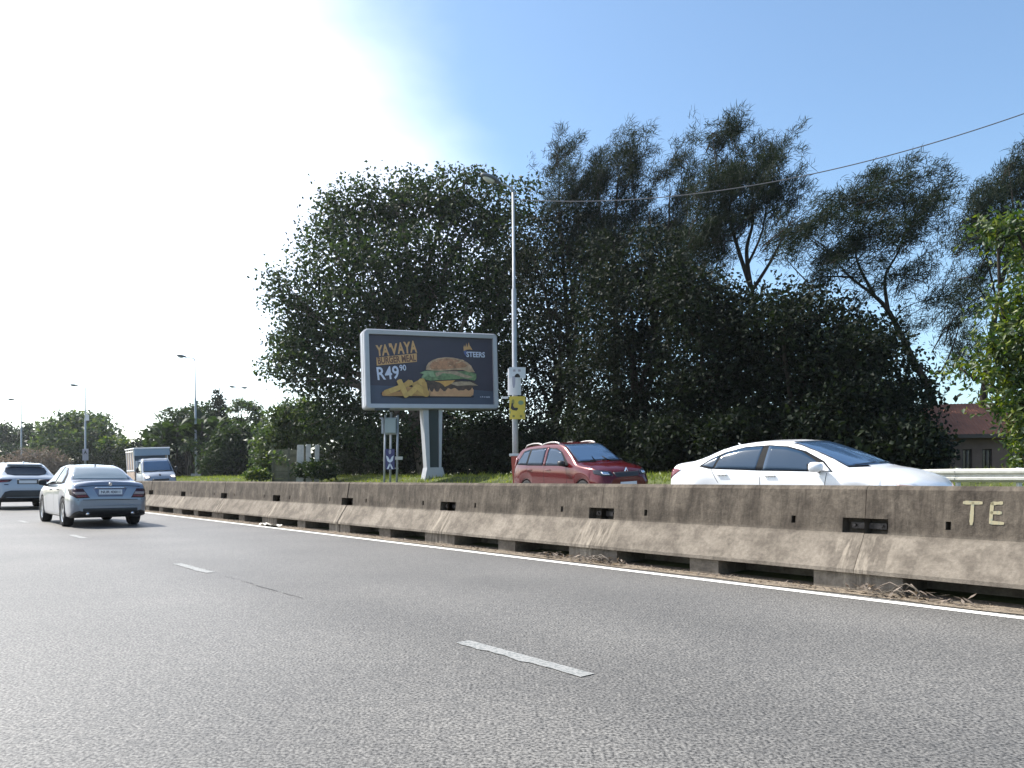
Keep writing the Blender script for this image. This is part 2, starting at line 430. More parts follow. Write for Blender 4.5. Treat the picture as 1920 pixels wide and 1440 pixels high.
M['leaf_dry'] = leafmat("dry_leaf", (0.10, 0.085, 0.065), (0.16, 0.13, 0.105), (0.27, 0.22, 0.18), 0.3, 0.7, (1.1, 1.0, 0.8))
M['grass'] = leafmat("grass_blade", (0.07, 0.10, 0.015), (0.14, 0.18, 0.025), (0.26, 0.26, 0.06), 0.4, 0.6)

# ------------------------------------------------------------------ ground and roads
def strip(name, d_list, t0, t1, nt, mat, zf, kind='structure', lift=0.0, jit=0.0, seed=1):
    rng = random.Random(seed)
    v, f = [], []
    for i in range(nt + 1):
        t = t0 + (t1 - t0) * i / nt
        for d in d_list:
            dd = d
            if jit and d == d_list[0]: dd += rng.uniform(-jit, jit)
            p = R(t, dd, zf(d) + lift); v.append(tuple(p))
    k = len(d_list)
    for i in range(nt):
        for j in range(k - 1):
            a = i * k + j
            f.append((a, a + 1, a + k + 1, a + k))
    me = mesh_np(name, v, f)
    o = link(name, me, mat)
    return tag(o, kind=kind)
zlow = lambda d: gz(d) - 0.012
strip("ground", [-500, -60, -7.5, 7.0, 8.2, 12, 16, 19.0, 19.6, 20.3, 20.8, 21.2, 22.0, 22.6, 23.5, 24.5, 30, 60, 500], -400, 900, 90, M['ground'], zlow)
strip("road", [-7.3, 6.86], -60, 700, 40, M['road'], lambda d: 0.0)
strip("far_road", [8.1, 12, 16, 18.9], -60, 700, 40, M['road_far'], gz, lift=0.004)
strip("dirt_strip", [6.82, 7.0, 7.5, 8.15], -20, 200, 700, M['dirt'], lambda d: gz(d) if d > 7.6 else 0.0, lift=0.006, jit=0.035)
strip("edge_line", [6.60, 6.725], -30, 400, 60, M['line'], lambda d: 0.0, lift=0.0045)
strip("far_edge_line", [8.55, 8.67], -30, 400, 60, M['line'], gz, lift=0.009)
for i, (ta, tb) in enumerate([(2.88, 4.00), (8.75, 9.95), (15.2, 16.35), (21.6, 22.75), (28.0, 29.2), (34.4, 35.5), (-3.3, -2.2)]):
    strip("lane_dash", [2.885, 2.995], ta, tb, 14, M["dash"], lambda d: 0.0, lift=0.0045, jit=0.016, seed=i + 5)
for i in range(-2, 12):
    strip("far_lane_dash", [14.2, 14.31], i * 9.0, i * 9.0 + 3.0, 3, M['dash'], gz, lift=0.009)
# a fine broken crack near the second dash
mb = MB(); rng = random.Random(4); q0 = None
for i in range(20):
    t = 8.35 - i * 0.105; d = 2.955 + 0.008 * math.sin(i * 1.1) + rng.uniform(-0.008, 0.008) - 0.0015 * i; w = 0.0045 * (1 - abs(i - 12) / 14) + 0.001
    q = (R(t, d - w, 0.004), R(t, d + w, 0.004))
    if q0 and i not in (4, 5, 9, 15): mb.poly([q0[0], q0[1], q[1], q[0]])
    q0 = q
tag(mb.build("road_crack", pm("crack_tar", (0.03, 0.03, 0.03), 0.8)), kind='structure')

# ------------------------------------------------------------------ concrete barrier
SEG, D0, DC, TJ = 3.43, 7.06, 7.435, 3.45        # length, toe, centre line, t of the joint with the nearest pocket
def barrier_mesh():
    """Local: x along the road (away), y across (away from the viewer), z up; origin at the middle of the foot."""
    mb = MB(); L2 = SEG / 2 - 0.0035
    rows = [(-0.375, 0.170), (-0.372, 0.205), (-0.170, 0.520), (-0.163, 0.530), (-0.155, 0.600), (-0.150, 0.675), (-0.112, 0.948), (-0.080, 0.986), (0.080, 0.986), (0.112, 0.948), (0.165, 0.530), (0.372, 0.205), (0.375, 0.170)]
    xs = [-L2, -L2 + 0.215, -L2 + 0.712, -L2 + 0.735, -L2 + 0.757, -0.6, -0.2, 0.2, 0.6, L2 - 0.757, L2 - 0.735, L2 - 0.712, L2 - 0.215, L2]
    def pt(i, r, dx=0): return (xs[i] + dx, rows[r][0], rows[r][1])
    def recess(i0, i1, r0, r1, dep):
        a, b, c, d = pt(i0, r0), pt(i1, r0), pt(i1, r1), pt(i0, r1)
        y = -0.15 + dep
        A, B, C, D = [(p[0], y, p[2]) for p in (a, b, c, d)]
        for q in ((a, b, B, A), (b, c, C, B), (c, d, D, C), (d, a, A, D)): mb.poly(q)
        mb.poly((A, B, C, D))
    for i in range(len(xs) - 1):
        for r in range(len(rows) - 1):
            if r in (3, 4) and i in (0, len(xs) - 2): continue
            if r == 4 and i in (2, 3, 9, 10): continue
            mb.poly((pt(i, r), pt(i + 1, r), pt(i + 1, r + 1), pt(i, r + 1)))
    recess(0, 1, 3, 5, 0.13); recess(len(xs) - 2, len(xs) - 1, 3, 5, 0.13)
    recess(2, 4, 4, 5, 0.09); recess(9, 11, 4, 5, 0.09)
    for s in (0, len(xs) - 1):                                            # end faces
        mb.poly([pt(s, r) for r in (range(len(rows)) if s == 0 else range(len(rows) - 1, -1, -1))])
    mb.poly([(-L2, -0.375, 0.17), (-L2, 0.375, 0.17), (L2, 0.375, 0.17), (L2, -0.375, 0.17)])   # underside
    for a, b in ((-L2, -L2 + 0.42), (-0.19, 0.19), (L2 - 0.42, L2)):      # feet
        for (y0, y1) in ((-0.325, 0.325),):
            mb.box(((a + b) / 2, (y0 + y1) / 2, 0.0865), (b - a, y1 - y0, 0.171))
    mb.box((0, 0.25, 0.0865), (2 * L2, 0.08, 0.170))                     # added wall that blocks the light, so the slots read dark
    me = bpy.data.meshes.new("concrete_barrier_segment")
    me.from_pydata(mb.v, [], mb.f); me.update()
    bm = bmesh.new(); bm.from_mesh(me); bmesh.ops.remove_doubles(bm, verts=bm.verts, dist=1e-5)
    bmesh.ops.recalc_face_normals(bm, faces=bm.faces); bm.to_mesh(me); bm.free()
    me.materials.append(M['concrete'])
    return me
BME = barrier_mesh()
ORD = ["first", "second", "third", "fourth", "fifth", "sixth", "seventh", "eighth", "ninth", "tenth", "eleventh", "twelfth", "thirteenth", "fourteenth",
       "fifteenth", "sixteenth", "seventeenth", "eighteenth", "nineteenth", "twentieth"]
plate_mb = MB(); plate_mb.box((0, 0, 0), (0.33, 0.014, 0.055), bev=0.004)
plate_me = None
ROADROT = math.atan2(U.y, U.x)
segs = {}
for k in range(-1, 19):
    o = bpy.data.objects.new("concrete_barrier_segment", BME); COL.objects.link(o)
    rj = random.Random(k * 7 + 3)
    tc0 = TJ - SEG / 2 + k * SEG
    o.location = R(tc0, DC + rj.uniform(-0.008, 0.008), 0.0)
    o.rotation_euler = (0, 0, ROADROT + rj.uniform(-0.0022, 0.0022))
    o.rotation_euler.z += math.pi                          # local +y away from the viewer
    segs[k] = o
    if k == 0: lab = "stained concrete barrier segment with the painted letters T E beside the white edge line"
    elif k == -1: lab = "end barrier segment at the right edge of the photo, beyond the painted letters"
    else: lab = "grey stained concrete barrier segment, %s along from the lettered one towards the parked-looking sedan" % ORD[k - 1]
    if k > 0: lab = "grey stained concrete barrier segment, %s to the left of the lettered one" % ORD[k - 1]
    tag(o, lab, "barrier", "concrete barrier segments along the central median")
# local +y must point away from the viewer (along N): rotation ROADROT maps x->U, y-> -N ... so turn by pi: x->-U, y->N
for k, o in segs.items():
    if k > 8: continue
    mbp = MB(); mbp.box((-SEG / 2, -0.06, 0.600), (0.34, 0.016, 0.062), bev=0.004)
    pl = mbp.build("connector_plate", M['rust'], o)
    for sx in (-0.13, 0.13):
        b2 = MB(); b2.tube([(-SEG / 2 + sx, -0.068, 0.603), (-SEG / 2 + sx, -0.092, 0.603)], 0.016, 6)
        b2.build("bolt", M['rust'], pl)
# painted letters on segment 0: local x = -(t - tc0)
def strokes(name, lines, w, mat, parent, yf, seed):
    rng = random.Random(seed); mb = MB()
    for ln in lines:
        pts = [Vector(p) for p in ln]
        for a, b in zip(pts[:-1], pts[1:]):
            d = (b - a).normalized(); nn = Vector((-d.y, d.x)); n = 6
            a2, b2 = a - d * w * 0.4, b + d * w * 0.4
            prev = None
            for i in range(n + 1):
                c = a2.lerp(b2, i / n); ww = w * (0.5 + rng.uniform(-0.07, 0.07))
                if i in (0, n): ww *= 0.7
                q = (c + nn * ww, c - nn * ww)
                if prev:
                    mb.poly([(p.x, yf(p.y), p.y) for p in (prev[0], prev[1], q[1], q[0])])
                prev = q
    return mb.build(name, mat, parent)
x0 = -(2.43 - (TJ - SEG / 2))
yface = lambda z: -0.150 + (z - 0.675) * (0.038 / 0.27) - 0.004 if z > 0.675 else -0.155 + (z - 0.6) * (0.005 / 0.075) - 0.005
strokes("painted_letter", [[(x0 - 0.16, 0.845), (x0 - 0.03, 0.845)], [(x0 - 0.095, 0.84), (x0 - 0.098, 0.665)]], 0.030, M['graffiti'], segs[0], yface, 1)
strokes("painted_letter", [[(x0 + 0.125, 0.848), (x0 + 0.055, 0.842), (x0 + 0.05, 0.682), (x0 + 0.14, 0.678)], [(x0 + 0.055, 0.765), (x0 + 0.12, 0.765)]], 0.028, M['graffiti'], segs[0], yface, 2)

# dry leaves, twigs and grit along the foot
def litter():
    rng = np.random.default_rng(8); V, F = [], []
    n = 5200
    t = rng.uniform(-3, 40, n); clump = (np.abs(t - 7.0) < 0.75) | (np.abs(t - 2.95) < 0.55)
    d = np.where(clump, rng.normal(6.97, 0.07, n), rng.normal(6.98, 0.06, n)); d = np.clip(d, 6.80, 7.12)
    keep = clump | (rng.random(n) < 0.55)
    for i in range(n):
        if not keep[i]: continue
        z = 0.010 + (rng.random() ** 2 * 0.075 if clump[i] else rng.random() * 0.014)
        a = rng.uniform(0, 6.28); L = rng.uniform(0.012, 0.045) * (1.4 if clump[i] else 1.0); w = L * rng.uniform(0.12, 0.4); tl = rng.uniform(-0.6, 0.6)
        c = np.array(R(t[i], d[i], z)); dx = np.array([math.cos(a), math.sin(a), tl]) * L; dy = np.array([-math.sin(a), math.cos(a), rng.uniform(-.4, .4)]) * w
        b = len(V); V += [c - dx, c + dy, c + dx, c - dy]; F.append((b, b + 1, b + 2, b + 3))
    V = np.array(V); V[:, 2] = np.maximum(V[:, 2], 0.0075)
    return tag(link("dry_leaf_litter", mesh_np("dry_leaf_litter", V, F), M['leaf_dry']), "dry brown leaves and grit drifted along the foot of the barrier", "leaf litter", kind='stuff')
litter()
def twig(t, d, lab, seed):
    rng = random.Random(seed); mb = MB()
    for i in range(7):
        a = rng.uniform(-0.5, 0.5); L = rng.uniform(0.16, 0.38); s = rng.uniform(-0.25, 0.05); h = rng.uniform(0.03, 0.11); dd = rng.uniform(-0.05, 0.06)
        pts = [R(t + s + L * u, d + dd + a * 0.15 * u, 0.012 + h * math.sin(math.pi * min(1, u * 1.05)) + 0.012 * u) for u in (0, .25, .5, .75, 1)]
        mb.tube(pts, [0.007, 0.008, 0.007, 0.005, 0.003], 5)
    o = mb.build("dry_twig_bundle", M['leaf_dry'], loc=R(t, d, 0.01), smooth=True)
    tag(o, lab, "twigs", "dry twigs caught at the barrier foot")
twig(6.55, 6.96, "pale dry twigs caught at the barrier foot under the red car", 3)
twig(2.95, 6.98, "curled dry twigs lying at the barrier foot below the pocket nearest the letters", 5)
mb = MB(); rng = random.Random(2)
gridp = [[R(16.1 + i * 0.12, 6.76 + j * 0.05, 0.012 + rng.uniform(0, 0.055)) for j in range(5)] for i in range(8)]
for i in range(7):
    for j in range(4): mb.poly((gridp[i][j], gridp[i + 1][j], gridp[i + 1][j + 1], gridp[i][j + 1]))
tag(mb.build("plastic_wrapper", pm("pale_plastic_film", (0.6, 0.58, 0.52), 0.5), loc=R(16.4, 6.86, 0.01)), "crumpled pale plastic wrapper lying at the barrier foot beside the edge line", "litter")

# ------------------------------------------------------------------ street lamps
def lamp_post(base, top_z, label, r0=0.13, r1=0.06, arm=1.25, lean=0.0, group="street lamps behind the far carriageway", twin=False, head=1.0):
    root = empty("street_lamp", base, label, "street lamp", group)
    H = top_z - base.z; mb = MB()
    lx = lambda z: lean * z / H
    steps = [(0, r0), (H * .33, r0 * 0.95), (H * .335, r0 * .82), (H * .66, r0 * .78), (H * .665, r1 * 1.15), (H - 0.15, r1)]
    mb.tube([(lx(z), 0, z) for z, r in steps], [r for z, r in steps], 10)
    pole = mb.build("pole", M['pole'], root, smooth=True)
    mb = MB(); mb.tube([(lx(.0), 0, 0.0), (0, 0, 0.03)], [r0 * 2.2, r0 * 2.2], 8); mb.build("base_plate", M['galv'], root)
    ad = -N
    for sgn in ((1, -1) if twin else (1,)):
        a = ad * sgn
        p0 = Vector((lx(H), 0, H - 0.2))
        pts = [p0 + Vector((0, 0, 0.0)), p0 + Vector((0, 0, 0.12)) + a * 0.06, p0 + Vector((0, 0, 0.2)) + a * 0.2, p0 + Vector((0, 0, 0.24)) + a * arm * 0.6]
        mb = MB(); mb.tube(pts, [r1 * 0.9, r1 * .8, r1 * .7, r1 * .6], 8); mb.build("arm", M['pole'], root, smooth=True)
        # cobra head: tapered oval body with a shallow bowl below
        bm = bmesh.new(); bmesh.ops.create_uvsphere(bm, u_segments=14, v_segments=8, radius=1)
        for v in bm.verts:
            x = v.co.x; w = 0.19 * (1 - 0.35 * (x < 0) * abs(x)); v.co = Vector((x * 0.52, v.co.y * w, max(v.co.z, -0.25) * 0.16 + 0.0))
        hb = MB(); ang = math.atan2(a.y, a.x)
        c = p0 + Vector((0, 0, 0.27)) + a * (arm * 0.6 + 0.42 * head)
        hb.addbm(bm, Matrix.Translation(c) @ Matrix.Rotation(ang, 4, 'Z') @ Matrix.Rotation(-0.1, 4, 'Y') @ Matrix.Scale(head, 4))
        h = hb.build("lamp_head", M['lamp'], root, smooth=True)
        bm = bmesh.new(); bmesh.ops.create_uvsphere(bm, u_segments=12, v_segments=6, radius=1)
        for v in bm.verts: v.co = Vector((v.co.x * 0.30, v.co.y * 0.14, min(v.co.z, 0) * 0.13 - 0.035))
        lb = MB(); lb.addbm(bm, Matrix.Translation(c + a * 0.1) @ Matrix.Rotation(ang, 4, 'Z') @ Matrix.Rotation(-0.1, 4, 'Y') @ Matrix.Scale(head, 4))
        lb.build("lens", M['lens'], h, smooth=True)
    return root
ZL = 31.8
b0 = on_ground(967, ZL); b0.z = 0.70
lamp1 = lamp_post(b0, P(963, 352, ZL).z, "tall grey street lamp with posters strapped on, between the billboard and the red car", lean=(963 - 968) / FPX * ZL, r0=0.125, r1=0.055)
b1 = on_ground(368, 77); lamp_post(b1, P(365, 672, 77).z, "grey street lamp right of the white truck, with paper bills round its foot", lean=-0.15, r0=0.13, arm=1.4)
b2 = on_ground(160, 101.7); lamp_post(b2, P(160, 725, 101.7).z, "grey street lamp above the silver sedan with two boards on its pole", r0=0.14, arm=1.5)
b3 = on_ground(40, 119.5); lamp_post(b3, P(40, 751, 119.5).z, "furthest grey street lamp above the white SUV", r0=0.14, arm=1.5)
b4 = on_ground(447, 150); lamp_post(b4, P(447, 727, 150).z, "thin distant twin-headed lamp standing above the trees right of the conical tree", twin=True, r0=0.12, arm=1.0, group="distant lamp", head=1.3)

# posters and boards on the poles
def poster(name, c, w, h, label, mat, cat="poster", curve=0.0, tilt=0.0, yaw=0.0, group=None, extra=None):
    """A thin board facing the viewer's side of the road, bent about the pole."""
    n = 8; v, f = [], []
    def pt(i, j, off=0.0):
        u = i / n - 0.5; ww = j / 4 - 0.5
        return (u * w, -curve * (0.25 - u * u) * 4 * 0.12 + 0.02 + off - math.sin(tilt) * ww * h * 0.6, ww * h)
    mb = MB()
    for i in range(n):
        for j in range(4):
            mb.poly((pt(i, j), pt(i + 1, j), pt(i + 1, j + 1), pt(i, j + 1)))
            mb.poly((pt(i, j + 1, .006), pt(i + 1, j + 1, .006), pt(i + 1, j, .006), pt(i, j, .006)))
    for i in range(n):
        mb.poly((pt(i, 0), pt(i + 1, 0), pt(i + 1, 0, .006), pt(i, 0, .006))); mb.poly((pt(i, 4), pt(i + 1, 4), pt(i + 1, 4, .006), pt(i, 4, .006)))
    o = mb.build(name, mat, smooth=False)
    o.location = c; o.rotation_euler = (0, 0, yaw)
    tag(o, label, cat, group)
    if extra:
        for (nm, pts2, mt, off) in extra:
            m2 = MB(); m2.poly([(x * w, -curve * (0.25 - x * x) * 0.48 + 0.02 - off - math.sin(tilt) * z * h * 0.6, z * h) for x, z in pts2]); m2.build(nm, mt, o)
    return o
def ell(cx, cz, rx, rz, n=14, a0=0, a1=2 * math.pi):
    return [(cx + rx * math.cos(a0 + (a1 - a0) * i / n), cz + rz * math.sin(a0 + (a1 - a0) * i / n)) for i in range(n + (0 if a1 - a0 > 6.2 else 1))]
PW = pm("poster_white", (0.62, 0.61, 0.62), 0.6, var=0.08, vscale=3)
PW2 = pm("poster_bluewhite", (0.55, 0.60, 0.68), 0.55, var=0.08, vscale=3)
PY = pm("poster_yellow", (0.52, 0.40, 0.06), 0.6, var=0.15, vscale=2)
PG = pm("poster_green", (0.16, 0.24, 0.14), 0.6); PTAN = pm("poster_tan", (0.42, 0.36, 0.16), 0.6); PK = pm("poster_black", (0.02, 0.02, 0.022), 0.6)
PGR = pm("poster_grey", (0.30, 0.30, 0.36), 0.6); POL = pm("poster_olive", (0.20, 0.19, 0.05), 0.6)
zf = ZL - 0.16
poster("election_poster", P(964.5, 716, zf), 25 / FPX * zf, 50 / FPX * zf, "long white poster wrapped round the tall lamp post above the yellow one", PW, curve=0.9,
       extra=[("faint_print", ell(-0.05, 0.05, 0.12, 0.30), PGR, 0.004)], group="posters on the tall lamp post")
poster("election_poster", P(970, 699, zf - 0.12), 31 / FPX * zf, 20 / FPX * zf, "bluish white poster tilted out at the top of the tall lamp post's poster stack", PW2, curve=0.3, tilt=0.5,
       extra=[("dark_print", ell(0.0, -0.42, 0.17, 0.34, 10, 0, math.pi), PK, 0.006), ("faint_print", [(-.25, .1), (.2, .1), (.2, .3), (-.25, .3)], PGR, 0.006)], group="posters on the tall lamp post")
yp = poster("campaign_poster", P(970, 764.5, zf), 30 / FPX * zf, 43 / FPX * zf, "yellow poster with a dark hooked figure strapped to the tall lamp post", PY, curve=0.2,
       extra=[("figure_print", [(-.38, .1), (-.42, -.02), (-.3, -.1), (-.05, -.13), (.05, -.06), (.02, 0), (-.18, 0.0), (-.26, .08), (-.28, .2), (-.36, .2)], PK, 0.006),
              ("figure_print", ell(-.27, .25, .09, .12), POL, 0.005), ("shape_print", ell(.22, .22, .17, .10), PG, 0.006),
              ("band_print", [(-.47, -.25), (.47, -.25), (.47, -.13), (-.47, -.13)], PG, 0.004), ("band_print", [(-.5, -.5), (.5, -.5), (.5, -.25), (-.5, -.25)], PTAN, 0.003),
              ("line_print", [(-.3, -.42), (.3, -.42), (.3, -.32), (-.3, -.32)], POL, 0.006)], group="posters on the tall lamp post")
m2 = MB(); m2.box((-0.50, 0.03, 0.42), (0.26, 0.02, 0.09), bev=0.005); m2.build("strap_end", PW, yp)
for i, (py, hh, lb) in enumerate([(847, 9, "upper pale board with a dark arrow shape on the lamp pole above the silver sedan"), (857, 11, "lower pale board on the lamp pole above the silver sedan")]):
    poster("pole_board", P(160, py, 101.4), 11.5 / FPX * 101, hh / FPX * 101 * 1.15, lb, PGR, "board", group="boards on the lamp pole above the sedan",
           extra=[("arrow_print", [(-.3, -.5), (0, .3), (.3, -.5), (0, -.2)], PK, 0.02)] if i == 0 else None)
for i, (px, lb) in enumerate([(363.5, "paper bill pasted at the lamp foot right of the truck, left of its pole"), (374, "paper bill at the lamp foot right of the truck, right of its pole")]):
    poster("paper_bill", P(px, 894, 76.8) + Vector((0, -0.2, -0.1)), 8.5 / FPX * 77, 16 / FPX * 77, lb, PGR, "bill", group="paper bills at a lamp foot")
# small sign higher up the second pole
poster("pole_board", P(163.5, 783, 101.4), 7 / FPX * 101, 11 / FPX * 101, "small pale sheet hanging high on the lamp pole above the silver sedan", PW, "board", group="sheet on the lamp pole")

# litter bin at the pole
def bin_():
    c = on_ground(974, ZL - 0.9); g = gz(dof(c)); c.z = g
    root = empty("litter_bin", c, "tapered red bin with a grey rim at the foot of the tall lamp post", "bin")
    top = P(0, 852, ZL - 0.9).z - g
    mb = MB(); n = 4
    def ring(z, w): return [(-w, -w, z), (w, -w, z), (w, w, z), (-w, w, z)]
    a, b = ring(0.0, 0.24), ring(top - 0.08, 0.335)
    for k in range(4): mb.poly((a[k], a[(k + 1) % 4], b[(k + 1) % 4], b[k]))
    mb.poly(a[::-1]); mb.poly(b)
    mb.build("body", pm("red_bin", (0.42, 0.085, 0.06), 0.6, var=0.2, vscale=3), root)
    mb = MB()
    for sx, sy, w, d in ((0, -0.355, 0.82, 0.11), (0, 0.355, 0.82, 0.11), (-0.355, 0, 0.11, 0.6), (0.355, 0, 0.11, 0.6)): mb.box((sx, sy, top - 0.03), (w, d, 0.1), bev=0.01)
    mb.build("rim", M['galv'], root)
bin_()

# ------------------------------------------------------------------ overhead cable
pa = P(966, 374, ZL); pb = P(1920, 213, 24.5)
pts = []
for i in range(61):
    u = i / 40.0
    p = pa.lerp(pb, u); sag = 0.95 * 4 * u * (u - 1) if u <= 1 else (u - 1) * u * 3.8
    p.z += sag; pts.append(p)
mb = MB(); mb.tube(pts, 0.017, 6)
tag(mb.build("overhead_cable", pm("cable_sheath", (0.10, 0.10, 0.11), 0.5), loc=pa, smooth=True), "black overhead cable running from the tall lamp post past the treetops to the right edge", "cable")

# ------------------------------------------------------------------ billboard
def text_mesh(name, s, w, h, c, mat, parent, shear=0.0, rot=0.0, y=-0.006, bold=0.02, depth=0.004):
    """Lettering fitted to a w x h box centred at c = (x, z) on a parent facing -y."""
    cu = bpy.data.curves.new(name, 'FONT'); cu.body = s; cu.size = 1.0; cu.offset = bold; cu.extrude = 0.0
    cu.resolution_u = 3
    ob = bpy.data.objects.new(name + "_src", cu); COL.objects.link(ob)
    dg = bpy.context.evaluated_depsgraph_get(); dg.update()
    me = bpy.data.meshes.new_from_object(ob.evaluated_get(dg))
    COL.objects.unlink(ob); bpy.data.objects.remove(ob); bpy.data.curves.remove(cu)
    a = np.empty(len(me.vertices) * 3, dtype=np.float32); me.vertices.foreach_get('co', a); a = a.reshape(-1, 3)
    mn, mxx = a.min(0), a.max(0)
    x = ((a[:, 0] - mn[0]) / (mxx[0] - mn[0]) - 0.5) * w; z = ((a[:, 1] - mn[1]) / (mxx[1] - mn[1]) - 0.5) * h
    x = x + shear * z
    cr, sr = math.cos(rot), math.sin(rot)
    out_ = np.stack([c[0] + x * cr - z * sr, np.full_like(x, y), c[1] + x * sr + z * cr], 1).astype(np.float32)
    me.vertices.foreach_set('co', out_.ravel()); me.update()
    me.materials.clear()
    return link(name, me, mat, parent)
def billboard():
    zc = 40.0; th = math.radians(21)
    c = P(813, 0, zc); c.z = 0
    base_z = P(0, 892, zc).z
    c.z = base_z
    root = empty("billboard", c, "large grey framed billboard showing a burger and chips on a tapered post", "billboard", None, -(-th))
    root.rotation_euler = (0, math.radians(-1.6), th)
    zb, zt = P(0, 768.5, zc).z - base_z, P(0, 625, zc).z - base_z
    W = 7.05; T = 1.05; H = zt - zb; zm = (zb + zt) / 2
    # casing: rounded box, poster recessed in its frame
    bm = bmesh.new(); bmesh.ops.create_cube(bm, size=1)
    for v in bm.verts: v.co = Vector((v.co.x * W, v.co.y * (T - 0.16), v.co.z * H))
    bmesh.ops.bevel(bm, geom=[e for e in bm.edges if abs(e.verts[0].co.y - e.verts[1].co.y) > 0.1], offset=0.16, segments=4, profile=0.5, affect='EDGES')
    mb = MB(); mb.addbm(bm, Matrix.Translation((0, 0.08, zm)))
    cas = mb.build("casing", M['bbframe'], root)
    # seam lip along the side of the casing
    for yy in (-0.22, 0.42):
        s = MB(); s.box((-W / 2 - 0.006, yy, zm), (0.02, 0.05, H - 0.36)); s.build("side_trim", M['pole'], cas)
    # frame bars standing proud of the casing front
    fy = -T / 2 + 0.02; fw = 0.25
    def rr(w, h, r, n=6):
        pts = []
        for cx, cz, a0 in ((w / 2 - r, h / 2 - r, 0), (-w / 2 + r, h / 2 - r, 90), (-w / 2 + r, -h / 2 + r, 180), (w / 2 - r, -h / 2 + r, 270)):
            for i in range(n + 1):
                a = math.radians(a0 + 90 * i / n); pts.append((cx + r * math.cos(a), cz + r * math.sin(a)))
        return pts
    o_, i_ = rr(W, H, 0.2), rr(W - 2 * fw, H - 2 * fw, 0.03)
    mb = MB(); n = len(o_)
    yF, yB, yI = -T / 2 - 0.05, -T / 2 + 0.16, -T / 2 + 0.12
    mid = rr(W - 0.1, H - 0.1, 0.17)
    for k in range(n):
        k2 = (k + 1) % n
        mb.poly(((o_[k][0], yB, zm + o_[k][1]), (o_[k2][0], yB, zm + o_[k2][1]), (o_[k2][0], yF + .05, zm + o_[k2][1]), (o_[k][0], yF + .05, zm + o_[k][1])))
        mb.poly(((o_[k][0], yF + .05, zm + o_[k][1]), (o_[k2][0], yF + .05, zm + o_[k2][1]), (mid[k2][0], yF, zm + mid[k2][1]), (mid[k][0], yF, zm + mid[k][1])))
        mb.poly(((mid[k][0], yF, zm + mid[k][1]), (mid[k2][0], yF, zm + mid[k2][1]), (i_[k2][0], yF + .02, zm + i_[k2][1]), (i_[k][0], yF + .02, zm + i_[k][1])))
        mb.poly(((i_[k][0], yF + .02, zm + i_[k][1]), (i_[k2][0], yF + .02, zm + i_[k2][1]), (i_[k2][0], yI, zm + i_[k2][1]), (i_[k][0], yI, zm + i_[k][1])))
    mb.build("frame", M['bbframe'], root)
    # poster panel, with its print
    pw, ph = W - 2 * fw + 0.02, H - 2 * fw + 0.02
    yP = yI - 0.004
    bgm = pm("poster_night_blue", (0.040, 0.035, 0.058), 0.45, 0, 0.5, var=0.2, vscale=0.5)
    mb = MB(); mb.poly([(-pw / 2, yP, zm - ph / 2), (pw / 2, yP, zm - ph / 2), (pw / 2, yP, zm + ph / 2), (-pw / 2, yP, zm + ph / 2)])
    post = mb.build("poster", bgm, root)
    def UV(zx, zy):  # zoomed photo pixel -> poster plane
        u = (zx - (45 + 22 * (zy - 165) / 965)) / 1714; top = 165 + 20 * u; bot = 1145 - 25 * u
        return (-pw / 2 + u * pw, zm + ph / 2 - (zy - top) / (bot - top) * ph)
    lay = [0]
    def art(name, pts, mat):
        lay[0] += 1; y = yP - 0.003 * lay[0]
        m2 = MB(); m2.poly([(UV(*p)[0], y, UV(*p)[1]) for p in pts]); m2.build(name, mat, post)
    def T_(name, s, x0, y0, x1, y1, mat, rot=0.0, shear=0.0, bold=0.02):
        lay[0] += 1
        a, b = UV(x0, y1), UV(x1, y0)
        text_mesh(name, s, b[0] - a[0], b[1] - a[1], ((a[0] + b[0]) / 2, (a[1] + b[1]) / 2), mat, post, shear, rot, yP - 0.003 * lay[0], bold)
    A = lambda n_, c_, v_=0.15, s_=3.0: pm(n_, tuple(k * 0.95 for k in c_), 0.45, var=v_, vscale=s_)
    tblue, orange, brown, wht = A("print_table_blue", (0.060, 0.075, 0.12), .12, 1), A("print_orange", (0.62, 0.36, 0.15), .1, 2), A("print_brown", (0.16, 0.075, 0.05), .1), A("print_white", (0.62, 0.66, 0.80), .06)
    art("table_print", [(62, 1145), (1785, 1120), (1778, 930), (1300, 900), (700, 890), (58, 880)], tblue)
    art("shadow_print", [(200, 1000), (500, 1055), (860, 1040), (1480, 1025), (1500, 1000), (900, 960), (240, 960)], A("print_shadow", (0.022, 0.022, 0.035)))
    cells = [("Y", 148, 318, 238, 470), ("A", 225, 305, 318, 462), ("'", 318, 290, 352, 345), ("V", 335, 290, 432, 445), ("A", 432, 272, 520, 432), ("Y", 515, 262, 606, 425), ("A", 600, 245, 690, 412)]
    for ch, a, b_, c2, d2 in cells: T_("letter_print", ch, a, b_, c2, d2, orange, 0.06, 0, 0.035)
    art("banner_print", [(152, 492), (692, 420), (692, 538), (156, 606)], orange)
    T_("banner_lettering", "BURGER MEAL", 168, 462, 680, 560, brown, 0.105, 0, 0.035)
    T_("price_lettering", "R49", 160, 612, 448, 800, wht, 0.09, 0, 0.018)
    T_("price_lettering", "90", 458, 585, 545, 670, wht, 0.09, 0, 0.018)
    # flame mark and brand word
    art("flame_print", [(1345, 370), (1340, 320), (1352, 285), (1362, 320), (1375, 290), (1385, 255), (1392, 320), (1402, 300), (1415, 245), (1428, 285), (1445, 310), (1470, 352), (1425, 345), (1385, 352)], orange)
    art("mark_shade_print", [(1342, 372), (1385, 360), (1380, 450), (1352, 410)], A("print_blue", (0.10, 0.13, 0.30)))
    T_("brand_lettering", "STEERS", 1383, 378, 1648, 455, wht, 0, 0, 0.03)
